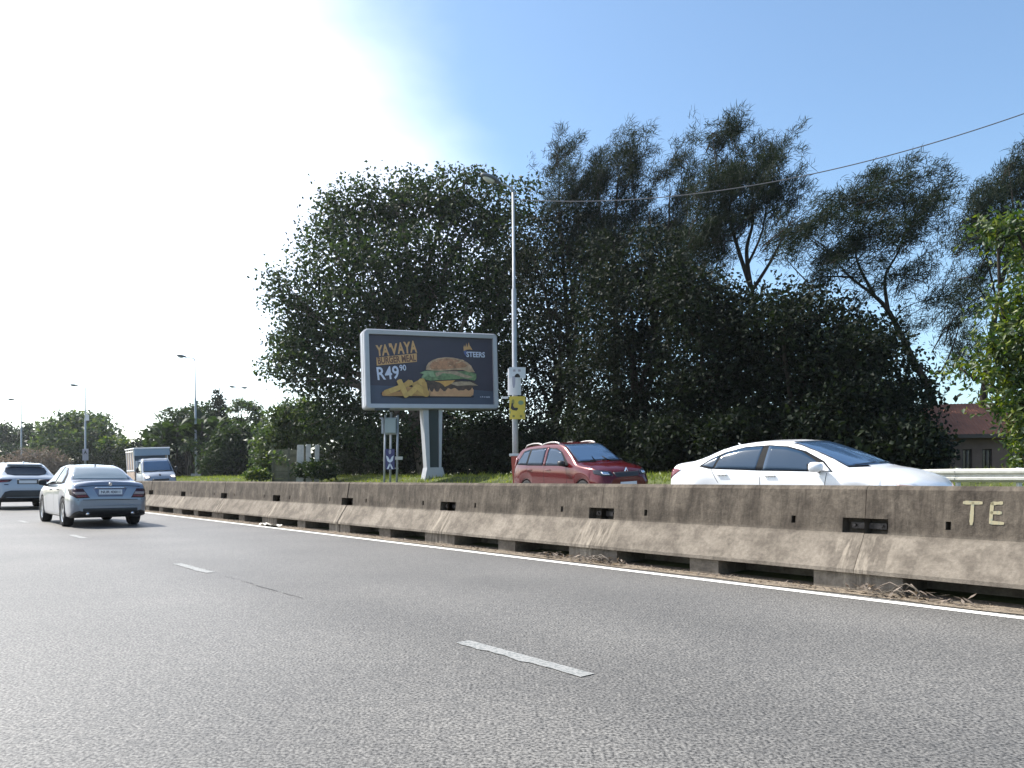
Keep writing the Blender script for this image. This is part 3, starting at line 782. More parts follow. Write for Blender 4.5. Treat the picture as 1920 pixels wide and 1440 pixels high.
    # burger
    bun = A("print_bun", (0.42, 0.21, 0.11), .5, 5); crust = A("print_crust", (0.48, 0.32, 0.20), .4, 5); lett = A("print_lettuce", (0.16, 0.24, 0.11), .5, 5)
    lett2 = A("print_lettuce_pale", (0.26, 0.36, 0.20), .3, 6); patty = A("print_patty", (0.085, 0.050, 0.035), .5, 5); cheese = A("print_cheese", (0.66, 0.36, 0.10)); bunb = A("print_bun_base", (0.60, 0.33, 0.17), .15, 3)
    sauce = A("print_sauce", (0.40, 0.30, 0.20), .3, 6); seed = A("print_sesame", (0.66, 0.44, 0.26))
    art("bun_base_print", [(870, 1018), (1440, 1010), (1478, 985), (1485, 920), (1460, 880), (860, 880), (850, 950)], bunb)
    drip = [(850, 890), (880, 950), (905, 955), (925, 905), (950, 950), (985, 952), (1010, 900), (1060, 945), (1085, 940), (1120, 895), (1160, 915), (1185, 905), (1215, 890), (1270, 930), (1300, 925), (1340, 925), (1370, 905), (1410, 928), (1440, 915), (1470, 870), (1490, 850), (840, 860)]
    art("sauce_drip_print", drip, patty)
    art("patty_print", [(800, 880), (850, 905), (1040, 880), (1250, 900), (1420, 890), (1500, 860), (1540, 850), (1480, 795), (1200, 790), (840, 800), (800, 830)], patty)
    art("tomato_print", [(1120, 830), (1300, 800), (1430, 800), (1550, 855), (1420, 850), (1250, 865)], sauce)
    art("cheese_print", [(930, 808), (1220, 785), (1180, 825), (1120, 862), (1075, 882), (1045, 850), (1000, 822)], cheese)
    art("lettuce_print", [(728, 695), (790, 665), (900, 655), (1250, 660), (1420, 650), (1520, 690), (1522, 745), (1500, 785), (1350, 760), (1180, 775), (980, 790), (880, 800), (800, 785), (748, 760), (780, 712)], lett)
    art("lettuce_frill_print", [(735, 693), (830, 662), (915, 670), (935, 745), (880, 745), (850, 720), (770, 770), (752, 750), (785, 712)], lett2)
    art("sauce_print", [(940, 690), (1010, 670), (1230, 655), (1350, 700), (1480, 735), (1400, 755), (1290, 730), (1180, 700), (1050, 690), (960, 745)], sauce)
    dome = [(812, 650), (818, 600), (850, 550), (905, 510), (980, 482), (1090, 465), (1200, 470), (1300, 490), (1390, 530), (1450, 580), (1480, 635), (1500, 665), (1420, 668), (1330, 640), (1240, 645), (1120, 650), (1000, 660), (890, 655)]
    art("bun_print", dome, crust)
    art("bun_glaze_print", [(860, 600), (900, 540), (985, 500), (1100, 482), (1210, 488), (1320, 520), (1400, 580), (1340, 605), (1200, 620), (1040, 640), (890, 640)], bun)
    rs = random.Random(9)
    for i in range(13):
        sx, sy = rs.uniform(910, 1380), rs.uniform(500, 590); r_ = rs.uniform(7, 13)
        art("sesame_print", [(sx + r_ * 1.5 * math.cos(a), sy + r_ * .7 * math.sin(a)) for a in [k * math.pi / 4 for k in range(8)]], seed)
    # chips
    fries = [A("print_chip_a", (0.62, 0.40, 0.12), .15, 4), A("print_chip_b", (0.52, 0.31, 0.09), .15, 4), A("print_chip_c", (0.44, 0.23, 0.08), .15, 4)]
    def chip(x0, y0, x1, y1, w, mi):
        dx, dy = x1 - x0, y1 - y0; l = math.hypot(dx, dy); nx, ny = -dy / l * w, dx / l * w; ex, ey = dx / l * w * .35, dy / l * w * .35
        art("chip_print", [(x0 + nx, y0 + ny), (x0 - ex + nx * .5, y0 - ey + ny * .5), (x0 - ex - nx * .5, y0 - ey - ny * .5), (x0 - nx, y0 - ny), (x1 - nx, y1 - ny), (x1 + ex - nx * .5, y1 + ey - ny * .5), (x1 + ex + nx * .5, y1 + ey + ny * .5), (x1 + nx, y1 + ny)], fries[mi])
    for a in [(230, 1000, 850, 985, 32, 2), (260, 985, 500, 890, 36, 1), (330, 960, 620, 830, 34, 0), (560, 930, 830, 990, 42, 1), (470, 960, 800, 900, 36, 2), (640, 880, 780, 800, 38, 1), (700, 900, 830, 985, 40, 0), (500, 900, 590, 820, 34, 1), (720, 800, 780, 860, 34, 0), (580, 1000, 700, 880, 36, 0), (445, 810, 545, 1030, 36, 0), (780, 830, 815, 1015, 34, 1)]: chip(*a)
    T_("small_print", "ts & cs apply", 1565, 1002, 1712, 1028, wht, 0, 0, 0.02)
    # post: dark front panel between two tapered pale cheeks, on a flared foot
    def taper(name, x0t, x1t, x0b, x1b, y0, y1, z0, z1, mat):
        m2 = MB()
        a = [(x0b, y0, z0), (x1b, y0, z0), (x1b, y1, z0), (x0b, y1, z0)]; b = [(x0t, y0, z1), (x1t, y0, z1), (x1t, y1, z1), (x0t, y1, z1)]
        for k in range(4): m2.poly((a[k], a[(k + 1) % 4], b[(k + 1) % 4], b[k]))
        m2.poly(a[::-1]); m2.poly(b)
        return m2.build(name, mat, root)
    taper("post_core", -0.22, 0.30, -0.24, 0.24, -0.16, 0.36, 0.42, zb + 0.02, M['bbdark'])
    taper("post_cheek", -0.54, -0.245, -0.42, -0.245, -0.26, 0.44, 0.42, zb + 0.01, M['bbframe'])
    taper("post_cheek", 0.305, 0.50, 0.245, 0.36, -0.26, 0.44, 0.42, zb + 0.01, M['bbframe'])
    taper("post_foot", -0.42, 0.40, -0.58, 0.56, -0.36, 0.52, -0.25, 0.43, M['bbframe'])
    m2 = MB(); m2.box((-2.7, -T / 2 + 0.05, zb - 0.03), (0.75, 0.2, 0.1), bev=0.01); m2.build("access_hatch", M['bbdark'], root)
    return root
billboard()

def meter_stand():
    zc = 39.2; c = on_ground(735, zc); g = gz(dof(c)); c.z = g
    root = empty("meter_box_stand", c, "grey electricity box on three thin posts under the left end of the billboard", "electricity box")
    s = 1 / FPX * zc
    def px(x): return (x - 735) * s
    for x, top in ((722.5, 778), (733, 772), (746, 778)):
        z1 = P(0, top, zc).z - g
        mb = MB(); mb.tube([(px(x) - 0.06, 0.1 if x == 733 else 0, -0.15), (px(x), 0.1 if x == 733 else 0, z1)], 0.055, 8); mb.build("post", M['pole'], root, smooth=True)
    z0, z1 = P(0, 813, zc).z - g, P(0, 785, zc).z - g
    mb = MB(); mb.box((px(733.5), -0.14, (z0 + z1) / 2), (21 * s, 0.3, z1 - z0), bev=0.015); bx = mb.build("box", pm("grey_green_box", (0.24, 0.29, 0.29), 0.6), root)
    mb = MB(); mb.box((px(733.5), -0.297, (z0 + z1) / 2), (18 * s, 0.012, (z1 - z0) * .88), bev=0.003); mb.build("door", pm("grey_green_door", (0.27, 0.32, 0.32), 0.55), bx)
    mb = MB(); mb.box((px(717.5), 0.0, (z0 + z1) / 2), (4 * s, 0.14, (z1 - z0) * 1.0)); mb.box((px(715), 0.0, z1 + 0.02), (6 * s, 0.08, 0.08)); mb.build("side_bracket", M['pole'], root)
    for zz in (z0 - 0.02, z1 + 0.02, 0.9):
        mb = MB(); mb.box((px(734), -0.0, zz), (26 * s, 0.06, 0.06)); mb.build("crossbar", M['pole'], root)
    w = 17 * s; h = 38 * s
    poster("pole_poster", P(731, 861, zc - 0.35), w, h, "dark blue and white poster on the electricity box stand under the billboard", pm("poster_navy", (0.035, 0.035, 0.12), 0.5), group="poster on the electricity box stand",
           extra=[("figure_print", ell(0.0, .36, .14, .12), PGR, 0.006), ("figure_print", [(-.42, .18), (-.2, .12), (0, -.05), (.2, .12), (.42, .18), (.3, -.08), (.08, -.16), (-.08, -.16), (-.3, -.08)], PW2, 0.006),
                  ("figure_print", [(-.05, -.18), (-.35, -.48), (-.15, -.48), (.0, -.3)], PW2, 0.007), ("figure_print", [(.05, -.18), (.38, -.48), (.18, -.48), (.03, -.3)], PW2, 0.008)])
    poster("loose_sheet", P(748, 859, zc - 0.25), 14 * s, 6 * s, "torn pale sheet flapping from a post of the electricity box stand", PW, "sheet", tilt=0.5, yaw=0.3)
meter_stand()

# ------------------------------------------------------------------ guard rail
def guard_rail():
    d0 = 19.75; g = gz(d0) - 0.01
    root = empty("guard_rail", R(7.0, d0, g), "cream painted guard rail on the verge beyond the white sedan's bonnet", "guard rail")
    prof = [(-0.0, 0.0), (-0.045, 0.03), (-0.085, 0.055), (-0.085, 0.095), (-0.02, 0.135), (-0.02, 0.175), (-0.085, 0.215), (-0.085, 0.255), (-0.045, 0.28), (0.0, 0.31)]
    o0 = R(7.0, d0, g)
    def rail(ta, tb, lap, end=0):
        mb = MB(); n = 8 if end else 2; ring = []
        for i in range(n + 1):
            u = i / n; t = ta + (tb - ta) * u
            fl = end * (u ** 2) * 0.28; sc = 1.0 - end * 0.25 * u
            rr_ = []
            for (y, z) in prof:
                p = R(t, d0 + y - lap - fl, g + 0.34 + z * sc + end * 0.06 * u) - o0; rr_.append(p)
            ring.append(rr_)
        for i in range(n):
            for j in range(len(prof) - 1):
                mb.poly((ring[i][j], ring[i + 1][j], ring[i + 1][j + 1], ring[i][j + 1]))
        o = mb.build("rail_section", M['rail'], root)
        sm = o.modifiers.new("thick", 'SOLIDIFY'); sm.thickness = 0.006
        return o
    ts = [7.17 - 1.26 * k for k in range(0, 9)]
    rail(7.19, 8.9, 0.012, 1)
    for k in range(8): rail(ts[k + 1] - 0.06, ts[k] + 0.06, 0.006 * (k % 2))
    for k in range(0, 9, 1):
        p = R(ts[k], d0 + 0.08, g) - o0
        mb = MB(); mb.box(p + Vector((0, 0, 0.27)), (0.09, 0.09, 0.80), bev=0.01); mb.build("post", M['galv'], root)
guard_rail()

# ------------------------------------------------------------------ house behind the trees
def house():
    zc = 29.5; g = 1.25
    c = P(1845, 0, zc); c.z = g
    root = empty("house", c, "brown rendered house with a red roof half hidden behind the trees at the right", "house", None, math.radians(-16))
    wall = pm("brown_render", (0.17, 0.125, 0.105), 0.9, 0, 0.2, var=0.18, vscale=1.5, bump=0.4, bscale=30)
    eave = P(0, 815, zc).z - g; s = 1 / FPX * zc
    X0, X1, Dp = (1783 - 1845) * s, 4.2, 5.0
    wins = [((1817 - 1845) * s, 16 * s), ((1850 - 1845) * s, 16 * s), ((1893 - 1845) * s, 16 * s)]
    wz0, wz1 = P(0, 882, zc).z - g, P(0, 842, zc).z - g
    xs = [X0]
    for x, w in wins: xs += [x - w / 2, x + w / 2]
    xs.append(X1); zs = [-0.3, wz0, wz1, eave + 0.1]; mb = MB()
    for i in range(len(xs) - 1):
        for j in range(3):
            if j == 1 and i % 2 == 1:
                a, b, c_, d = (xs[i], 0, zs[1]), (xs[i + 1], 0, zs[1]), (xs[i + 1], 0, zs[2]), (xs[i], 0, zs[2])
                bk = lambda p: (p[0], 0.14, p[2])
                for p, q in ((a, b), (b, c_), (c_, d), (d, a)): mb.poly((p, q, bk(q), bk(p)))
                continue
            mb.poly(((xs[i], 0, zs[j]), (xs[i + 1], 0, zs[j]), (xs[i + 1], 0, zs[j + 1]), (xs[i], 0, zs[j + 1])))
    mb.poly(((X0, 0, -.3), (X0, 0, eave + .1), (X0, Dp / 2, eave + 1.3), (X0, Dp, eave + .1), (X0, Dp, -.3))); mb.poly(((X1, 0, -.3), (X1, Dp, -.3), (X1, Dp, eave + .1), (X1, Dp / 2, eave + 1.3), (X1, 0, eave + .1)))
    mb.poly(((X0, Dp, -.3), (X0, Dp, eave + .1), (X1, Dp, eave + .1), (X1, Dp, -.3)))
    mb.build("wall", wall, root)
    dg_ = pm("dark_window_glass", (0.012, 0.013, 0.016), 0.1, 0, 0.6); fr = pm("window_frame_brown", (0.05, 0.04, 0.035), 0.6); cur = pm("pale_curtain", (0.22, 0.20, 0.19), 0.9)
    for i, (x, w) in enumerate(wins):
        zc_ = (wz0 + wz1) / 2; hh = wz1 - wz0
        f = MB()
        for q in ((x - w / 2 + .02, zc_, .04, hh), (x + w / 2 - .02, zc_, .04, hh), (x, wz0 + .02, w, .04), (x, wz1 - .02, w, .04), (x, zc_, .03, hh)): f.box((q[0], 0.10, q[1]), (q[2], .05, q[3]))
        fo = f.build("window", fr, root)
        p_ = MB(); p_.poly(((x - w / 2, .138, wz0), (x + w / 2, .138, wz0), (x + w / 2, .138, wz1), (x - w / 2, .138, wz1))); p_.build("pane", dg_, fo)
        p_ = MB(); p_.poly(((x + .01, .13, wz0 + hh * .38), (x + w * .22, .13, wz0 + hh * .33), (x + w * .2, .13, wz1 - .05), (x + .0, .13, wz1 - .05))); p_.build("curtain", cur, fo)
        sl = MB(); sl.box((x, -0.03, wz0 - .035), (w + .12, .1, .06)); sl.build("sill", wall, root)
    rm = pm("red_roof_sheet", (0.22, 0.088, 0.048), 0.7, var=0.2, vscale=2)
    # corrugated sheets
    mb = MB(); n = 96; a0, a1 = X0 - 0.35, X1 + 0.4
    for i in range(n):
        xa, xb = a0 + (a1 - a0) * i / n, a0 + (a1 - a0) * (i + 1) / n; ka, kb = 0.018 * (i % 2), 0.018 * ((i + 1) % 2)
        mb.poly(((xa, -.45, eave + ka), (xb, -.45, eave + kb), (xb, Dp / 2, eave + 1.42 + kb), (xa, Dp / 2, eave + 1.42 + ka)))
        mb.poly(((xa, Dp / 2, eave + 1.42 + ka), (xb, Dp / 2, eave + 1.42 + kb), (xb, Dp + .45, eave + kb), (xa, Dp + .45, eave + ka)))
    mb.build("roof", rm, root)
    mb = MB(); mb.box(((a0 + a1) / 2, -0.46, eave - .07), (a1 - a0, .035, .15)); mb.build("fascia", fr, root)
house()

# precast wall at the left of the billboard, with pale sheets leaning on top
def old_wall():
    zc = 47.5; c = on_ground(512, zc); g = gz(dof(c)) ; c.z = g
    s = 1 / FPX * zc
    root = empty("precast_wall", c, "low mossy precast wall under the trees left of the billboard", "wall", None, math.radians(8))
    wm = pm("mossy_concrete", (0.15, 0.145, 0.10), 0.95, 0, 0.2, var=0.4, vscale=2.5, bump=0.5, bscale=25); pm_ = pm("mossy_concrete_post", (0.11, 0.11, 0.08), 0.9, var=0.25, vscale=4)
    top = P(0, 842, zc).z - g
    nb = 2; bw = 0.95
    for i in range(nb):
        for j in range(5):
            h = top / 5; mb = MB(); mb.box((i * bw + bw / 2, random.Random(i * 9 + j).uniform(-.012, .012), j * h + h / 2 - .02), (bw - .12, .06, h - .015), bev=.006); mb.build("panel", wm, root)
    for i in range(nb + 1):
        mb = MB(); mb.box((i * bw, 0, top / 2 + .02), (.13, .14, top + .1), bev=.012); mb.build("post", pm_, root)
    p0 = P(556, 0, zc - 0.5)
    sheet = pm("pale_corrugated_sheet", (0.50, 0.50, 0.47), 0.6, var=0.2, vscale=3)
    for i, (px, w, y0, y1, tl, lb) in enumerate([(562, 14, 834, 862, .04, "leftmost pale sheet propped at the right end of the mossy wall, the widest"), (579, 10, 833, 863, -.03, "middle one of the pale sheets at the right end of the mossy wall"), (593, 9, 834, 861, .06, "rightmost and narrowest pale sheet beside the mossy wall")]):
        a, b = P(px, 890, zc - .45), P(px, y0, zc - .45); a.z = gz(dof(a)) - .03; hh = b.z - a.z
        mb = MB(); n = 10
        for k in range(n):
            xa, xb = (k / n - .5) * w * s, ((k + 1) / n - .5) * w * s; ya, yb = .03 * (k % 2), .03 * ((k + 1) % 2)
            mb.poly(((xa, ya, 0), (xb, yb, 0), (xb * .85 + tl, yb, hh), (xa * .85 + tl, ya, hh)))
        o = mb.build("propped_sheet", sheet, loc=None); o.location = a
        sm = o.modifiers.new("thick", 'SOLIDIFY'); sm.thickness = 0.012
        tag(o, lb, "sheet", "pale sheets beside the mossy wall")
old_wall()

# ------------------------------------------------------------------ vegetation
def unit(a): return a / np.maximum(np.linalg.norm(a, axis=1, keepdims=True), 1e-9)
def leaf_geo(rng, C, Dr, Lr, wr, fold=0.35):
    """Folded diamond leaves at C pointing along Dr. Returns verts, tri faces."""
    n = len(C)
    rnd = unit(rng.normal(size=(n, 3))); S = unit(np.cross(Dr, rnd)); Nn = np.cross(S, Dr)
    L = rng.uniform(*Lr, size=(n, 1)); W = L * wr * rng.uniform(0.8, 1.2, size=(n, 1))
    a = C - Dr * L * 0.5; t = C + Dr * L * 0.5 - Nn * L * 0.12
    m = C - Dr * L * 0.05 + Nn * W * fold * 0.4
    l = m + S * W * 0.5; r = m - S * W * 0.5
    V = np.stack([a, l, t, r], 1).reshape(-1, 3)
    i = np.arange(n)[:, None] * 4
    F = np.concatenate([i + np.array([[0, 2, 1]]), i + np.array([[0, 3, 2]])], 0)
    return V, F
def sphere_pts(rng, n):
    return unit(rng.normal(size=(n, 3)))
def crown_points(rng, blobs, n, clump, per):
    """Leaf centres gathered in sprays on the shells of the blobs."""
    vol = np.array([b[3] * b[4] * b[5] for b in blobs]) ** 0.72
    vol = vol / vol.sum(); out, axis = [], []
    for b, f in zip(blobs, vol):
        k = max(3, int(n * f / per))
        d = sphere_pts(rng, k); rad = rng.random((k, 1)) ** 0.38
        cc = np.array(b[:3]) + d * rad * np.array(b[3:6])
        sz = clump * rng.uniform(0.6, 1.3, size=(k, 1, 1))
        pts = cc[:, None, :] + np.clip(rng.normal(size=(k, per, 3)), -1.7, 1.7) * sz * np.array([1, 1, 0.62])
        out.append(pts.reshape(-1, 3)); axis.append(np.repeat(d, per, 0))
    return np.concatenate(out), np.concatenate(axis)
def blobs_from(px_blobs, dep, depth_scale=1.0, seed=0):
    rng = random.Random(seed); res = []
    for b in px_blobs:
        px, py, rx, ry = b[:4]; dz = b[4] if len(b) > 4 else rng.uniform(-1.2, 1.2)
        zz = dep + dz; c = P(px, py, zz); s = zz / FPX
        res.append((c.x, c.y, c.z, rx * s, max(rx, ry) * s * 0.85 * depth_scale, ry * s))
    return res
def limbs(mb, base, fork, blobs, r0, seed, twig=3, mi=0):
    rng = random.Random(seed)
    def bend(a, b, r1, r2, n=5, k=0.08):
        pts = []; L = (b - a).length
        off = Vector((rng.uniform(-1, 1), rng.uniform(-1, 1), rng.uniform(-.3, .6))) * L * k
        for i in range(n + 1):
            u = i / n; p = a.lerp(b, u) + off * math.sin(math.pi * u) + Vector((rng.uniform(-1, 1), rng.uniform(-1, 1), 0)) * L * 0.012
            pts.append(p)
        pts[0], pts[-1] = a, b
        mb.tube(pts, [r1 + (r2 - r1) * i / n for i in range(n + 1)], 7, mi)
        return pts
    stem_ = bend(base, fork, r0, r0 * 0.72, 6, 0.04)
    for b in blobs:
        c = Vector(b[:3]); start = fork if rng.random() < 0.7 else stem_[rng.choice([3, 4, 5])]
        pts = bend(start, c, r0 * 0.5, r0 * 0.16, 6, 0.1)
        for k in range(twig):
            d = Vector((rng.gauss(0, 1), rng.gauss(0, 1), rng.gauss(0.2, 1))).normalized()
            e = c + Vector((d.x * b[3], d.y * b[4], d.z * b[5])) * 0.85
            bend(pts[rng.choice([3, 4, 5, 6])], e, r0 * 0.14, r0 * 0.03, 4, 0.1)
def tree(name, label, cat, base, px_blobs, dep, n, Lr, wr, mat, bark, r0=0.3, fork_u=0.45, seed=1, per=14, clump=0.55, group=None, droop=0.25, fork=None, dscale=1.0, twig=3, outw=0.8, frill=0):
    rng = np.random.default_rng(seed)
    fr_ = random.Random(seed + 900); px_all = list(px_blobs)
    for b in px_blobs:
        for _ in range(frill):
            a = fr_.uniform(0.0, math.pi); q = fr_.uniform(.85, 1.22)
            px_all.append((b[0] + math.cos(a) * b[2] * q, b[1] - math.sin(a) * b[3] * q, b[2] * fr_.uniform(.14, .34), b[3] * fr_.uniform(.12, .32)))
    nm_ = len(px_blobs)
    bl = blobs_from(px_all, dep, dscale, seed)
    root = empty(name, base, label, cat, group)
    cen = Vector(np.mean([b[:3] for b in bl], 0))
    fk = fork or Vector((base.x * .6 + cen.x * .4, base.y * .6 + cen.y * .4, base.z + (cen.z - base.z) * fork_u))
    mb = MB(); z0 = Vector((0, 0, 0))
    lb = [(b[0] - base.x, b[1] - base.y, b[2] - base.z, b[3], b[4], b[5]) for b in bl]
    limbs(mb, Vector((0, 0, -0.3)), fk - base, lb[:nm_], r0, seed, twig)
    mb.build("trunk", bark, root, smooth=True)
    C, A = crown_points(rng, lb, n, clump, per)
    Dr = unit(A * outw + rng.normal(size=A.shape) * 0.8 + np.array([0, 0, -droop]))
    C = C[C[:, 2] > 0.1] if len(C) else C
    Dr = Dr[:len(C)]
    V, F = leaf_geo(rng, C, Dr, Lr, wr)
    link("crown", mesh_np("crown", V, F), mat, root)
    return root
def casuarina(label, base, fork, mains, px_blobs, dep, seed, tufts, r0=0.22, group="feathery casuarina trees behind the broadleaf trees", lean=(0.28, 0.0, 0.9), strand=(0.24, 0.52)):
    rng = np.random.default_rng(seed); pr = random.Random(seed)
    root = empty("casuarina_tree", base, label, "tree", group)
    bl = blobs_from(px_blobs, dep, 0.9, seed)
    lb = [(b[0] - base.x, b[1] - base.y, b[2] - base.z, b[3], b[4], b[5]) for b in bl]
    mb = MB(); 
    def curve(pts, r1, r2, n=7):
        pts = [Vector(p) for p in pts]; out_ = []
        m_ = len(pts) - 1
        for i in range(n * m_ + 1):
            u = i / n; k = min(int(u), m_ - 1); f = u - k
            p0, p1, p2, p3 = pts[max(k - 1, 0)], pts[k], pts[k + 1], pts[min(k + 2, m_)]
            out_.append(0.5 * ((2 * p1) + (p2 - p0) * f + (2 * p0 - 5 * p1 + 4 * p2 - p3) * f * f + (3 * p1 - p0 - 3 * p2 + p3) * f ** 3))
        mb.tube(out_, [r1 + (r2 - r1) * i / (len(out_) - 1) for i in range(len(out_))], 7)
        return out_
    nodes_ = []
    for m_ in mains:                               # (list of photo pixels, start radius, end radius)
        nodes_ += curve([P(x, y, dep) - base for x, y in m_[0]], m_[1], m_[2] * 0.3)
    C, D_ = [], []
    ln = Vector(lean).normalized()
    vol = np.array([b[3] * b[4] * b[5] for b in lb]) ** 0.7; vol /= vol.sum()
    for b, f in zip(lb, vol):
        k = max(2, int(tufts * f / 26)); c = Vector(b[:3])
        near = min(nodes_, key=lambda q: (q - c).length)
        curve([near, near.lerp(c, .5) + Vector((pr.uniform(-.3, .3), pr.uniform(-.3, .3), .1)), c], 0.032, 0.012, 3)
        for i in range(k):                          # one plume: a bending spine set with tufts
            d = Vector(sphere_pts(rng, 1)[0]); s = c + Vector((d.x * b[3], d.y * b[4], d.z * b[5])) * (pr.random() ** .4) * 0.82
            L = pr.uniform(1.3, 3.3); dr = (ln + Vector((pr.gauss(0, .32), pr.gauss(0, .32), pr.gauss(0, .22)))).normalized()
            s = s - dr * L * .42; fat = pr.choice((.6, .9, 1.0, 1.5)); sp = [s + dr * L * u + Vector((0.25, 0, -0.12)) * (u * u * L) for u in (0, .33, .66, 1)]
            if pr.random() < .6: mb.tube([s.lerp(c, .55)] + sp, [.028, .022, .016, .01, .006], 4, caps=False)
            for j in range(26):
                u = pr.random(); q = s + dr * L * u + Vector((0.25, 0, -0.12)) * (u * u * L)
                rad = 0.30 * (1.2 - u) * fat
                C.append(q + Vector((pr.gauss(0, rad), pr.gauss(0, rad), pr.gauss(0, rad)))); D_.append(dr)
    mb.build("trunk", M['wood'], root, smooth=True)
    C = np.array(C); D_ = np.array(D_); per = 12
    C = np.repeat(C, per, 0); D_ = np.repeat(D_, per, 0)
    Dr = unit(D_ * 0.75 + rng.normal(size=D_.shape) * 0.6)
    C = C + np.clip(rng.normal(size=C.shape), -2, 2) * 0.14
    n = len(C); L = rng.uniform(*strand, size=(n, 1)); W = rng.uniform(0.013, 0.030, size=(n, 1))
    S = unit(np.cross(Dr, unit(rng.normal(size=(n, 3))))); dn = np.array([0.06, 0, -0.12])
    a = C; m1 = C + Dr * L * .5; e = C + Dr * L + dn * L
    V = np.stack([a - S * W * .5, a + S * W * .5, m1 + S * W * .5, m1 - S * W * .5, e], 1).reshape(-1, 3)
    i = np.arange(n)[:, None] * 5
    F = np.concatenate([i + np.array([[0, 1, 2]]), i + np.array([[0, 2, 3]]), i + np.array([[3, 2, 4]])], 0)
    link("crown", mesh_np("crown", V, F), M['leaf_cas'], root)
    return root

GR_B = "dark broadleaf trees along the verge"
# the big fig left of and behind the billboard
tree("fig_tree", "huge rounded dark fig tree rising behind the billboard", "tree", on_ground(800, 48.5),
     [(625, 470, 75, 70), (575, 590, 70, 75), (660, 400, 70, 55), (740, 385, 75, 60), (830, 375, 80, 58), (915, 395, 75, 62), (960, 470, 70, 80), (690, 520, 100, 90, -2), (800, 490, 100, 90, -1), (880, 560, 100, 90, -2),
      (600, 680, 60, 75), (560, 640, 45, 50), (700, 650, 100, 80, -1), (780, 620, 100, 90, 0), (900, 680, 90, 90, -1), (640, 770, 80, 60), (720, 800, 80, 60), (860, 790, 110, 75, 1), (960, 600, 70, 90, -1), (530, 560, 30, 30), (545, 700, 34, 40)],
     48.5, 66000, (0.18, 0.34), 0.62, M['leaf_fig'], M['wood2'], 0.55, 0.42, 11, per=44, clump=0.62, group=None, droop=0.35, twig=4, dscale=0.85, frill=2)
# broadleaf mass under the casuarinas
for sd, (lab, bx, dep, bl, n) in enumerate([
    ("dark broadleaf tree directly behind the tall lamp post", 1030, 44, [(1000, 480, 60, 70), (1050, 430, 60, 60), (1040, 560, 90, 90), (1110, 520, 80, 80), (1110, 460, 60, 55), (1080, 660, 100, 90), (1000, 700, 80, 90), (1050, 780, 110, 80)], 30000),
    ("dark broadleaf tree rising behind the red car's roof rails", 1190, 37, [(1170, 500, 60, 60), (1230, 490, 50, 55), (1150, 590, 80, 90), (1220, 560, 80, 80), (1250, 640, 100, 80), (1160, 700, 100, 80), (1240, 770, 110, 80), (1140, 800, 90, 60)], 28000),
    ("dark broadleaf tree between the red car and the white sedan", 1350, 34, [(1285, 540, 60, 50), (1310, 590, 75, 70), (1380, 610, 85, 70), (1340, 690, 100, 80), (1430, 680, 80, 70), (1360, 780, 110, 80)], 26000),
    ("dark broadleaf tree behind the white sedan's rear window", 1500, 32, [(1470, 610, 80, 62), (1540, 625, 80, 65), (1600, 640, 70, 56), (1490, 710, 100, 80), (1580, 700, 70, 65), (1520, 790, 110, 75)], 19000),
    ("low dark broadleaf tree above the white sedan's windscreen", 1650, 30, [(1620, 680, 66, 62), (1655, 655, 26, 24), (1670, 740, 66, 62), (1600, 770, 80, 70), (1690, 800, 70, 60)], 11000)]):
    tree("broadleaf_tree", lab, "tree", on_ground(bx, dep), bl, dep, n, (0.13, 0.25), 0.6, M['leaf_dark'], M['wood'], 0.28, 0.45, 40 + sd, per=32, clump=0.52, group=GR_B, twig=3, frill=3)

# casuarinas
casuarina("feathery casuarina with a narrow top, leftmost of the tall casuarinas", on_ground(1065, 45), None, [([(1065, 890), (1068, 700), (1058, 520), (1048, 400), (1050, 330)], .22, .05), ([(1058, 520), (1085, 440), (1075, 360)], .1, .03)],
          [(1045, 300, 24, 45), (1050, 380, 45, 55), (1085, 350, 35, 50), (1075, 450, 55, 60), (1030, 330, 14, 30)], 45, 101, 1200)
casuarina("dense upright casuarina topping the skyline right of the lamp post", on_ground(1150, 44), None, [([(1150, 890), (1155, 650), (1150, 500), (1155, 400), (1160, 320)], .24, .05), ([(1150, 500), (1190, 420), (1185, 330)], .1, .03), ([(1152, 480), (1125, 400), (1120, 320)], .1, .03)],
          [(1160, 290, 38, 50), (1125, 320, 35, 60), (1185, 320, 22, 55), (1150, 390, 65, 60), (1190, 430, 50, 60), (1120, 450, 45, 60), (1215, 350, 16, 40)], 44, 102, 1840)
casuarina("slim casuarina with two thin spires above the red car", on_ground(1250, 42), None, [([(1250, 890), (1255, 650), (1250, 500), (1255, 400), (1256, 345)], .16, .04), ([(1250, 500), (1285, 420), (1290, 310)], .09, .03), ([(1252, 520), (1220, 430), (1222, 380)], .09, .03)],
          [(1255, 300, 18, 55), (1285, 320, 14, 55), (1265, 400, 42, 60), (1230, 450, 50, 60), (1290, 450, 45, 55), (1250, 530, 55, 60)], 42, 103, 1360)
casuarina("tallest casuarina, its windswept plumes highest in the row above the white sedan", on_ground(1425, 37), None,
          [([(1432, 890), (1425, 700), (1415, 580), (1408, 540)], .24, .16), ([(1408, 540), (1385, 470), (1365, 400), (1345, 320), (1335, 250)], .12, .03), ([(1408, 540), (1400, 470), (1412, 410), (1405, 330), (1370, 260)], .12, .03), ([(1410, 545), (1445, 490), (1470, 440), (1490, 400)], .1, .03), ([(1400, 500), (1430, 430), (1440, 340)], .08, .03)],
          [(1338, 255, 20, 42), (1368, 260, 24, 40), (1350, 320, 48, 50), (1320, 380, 55, 55), (1385, 340, 55, 55), (1425, 290, 32, 30), (1450, 335, 42, 28), (1420, 385, 58, 42), (1470, 390, 36, 36), (1330, 460, 50, 55), (1290, 470, 30, 50), (1455, 440, 30, 30), (1360, 430, 40, 30)], 37, 104, 2640)
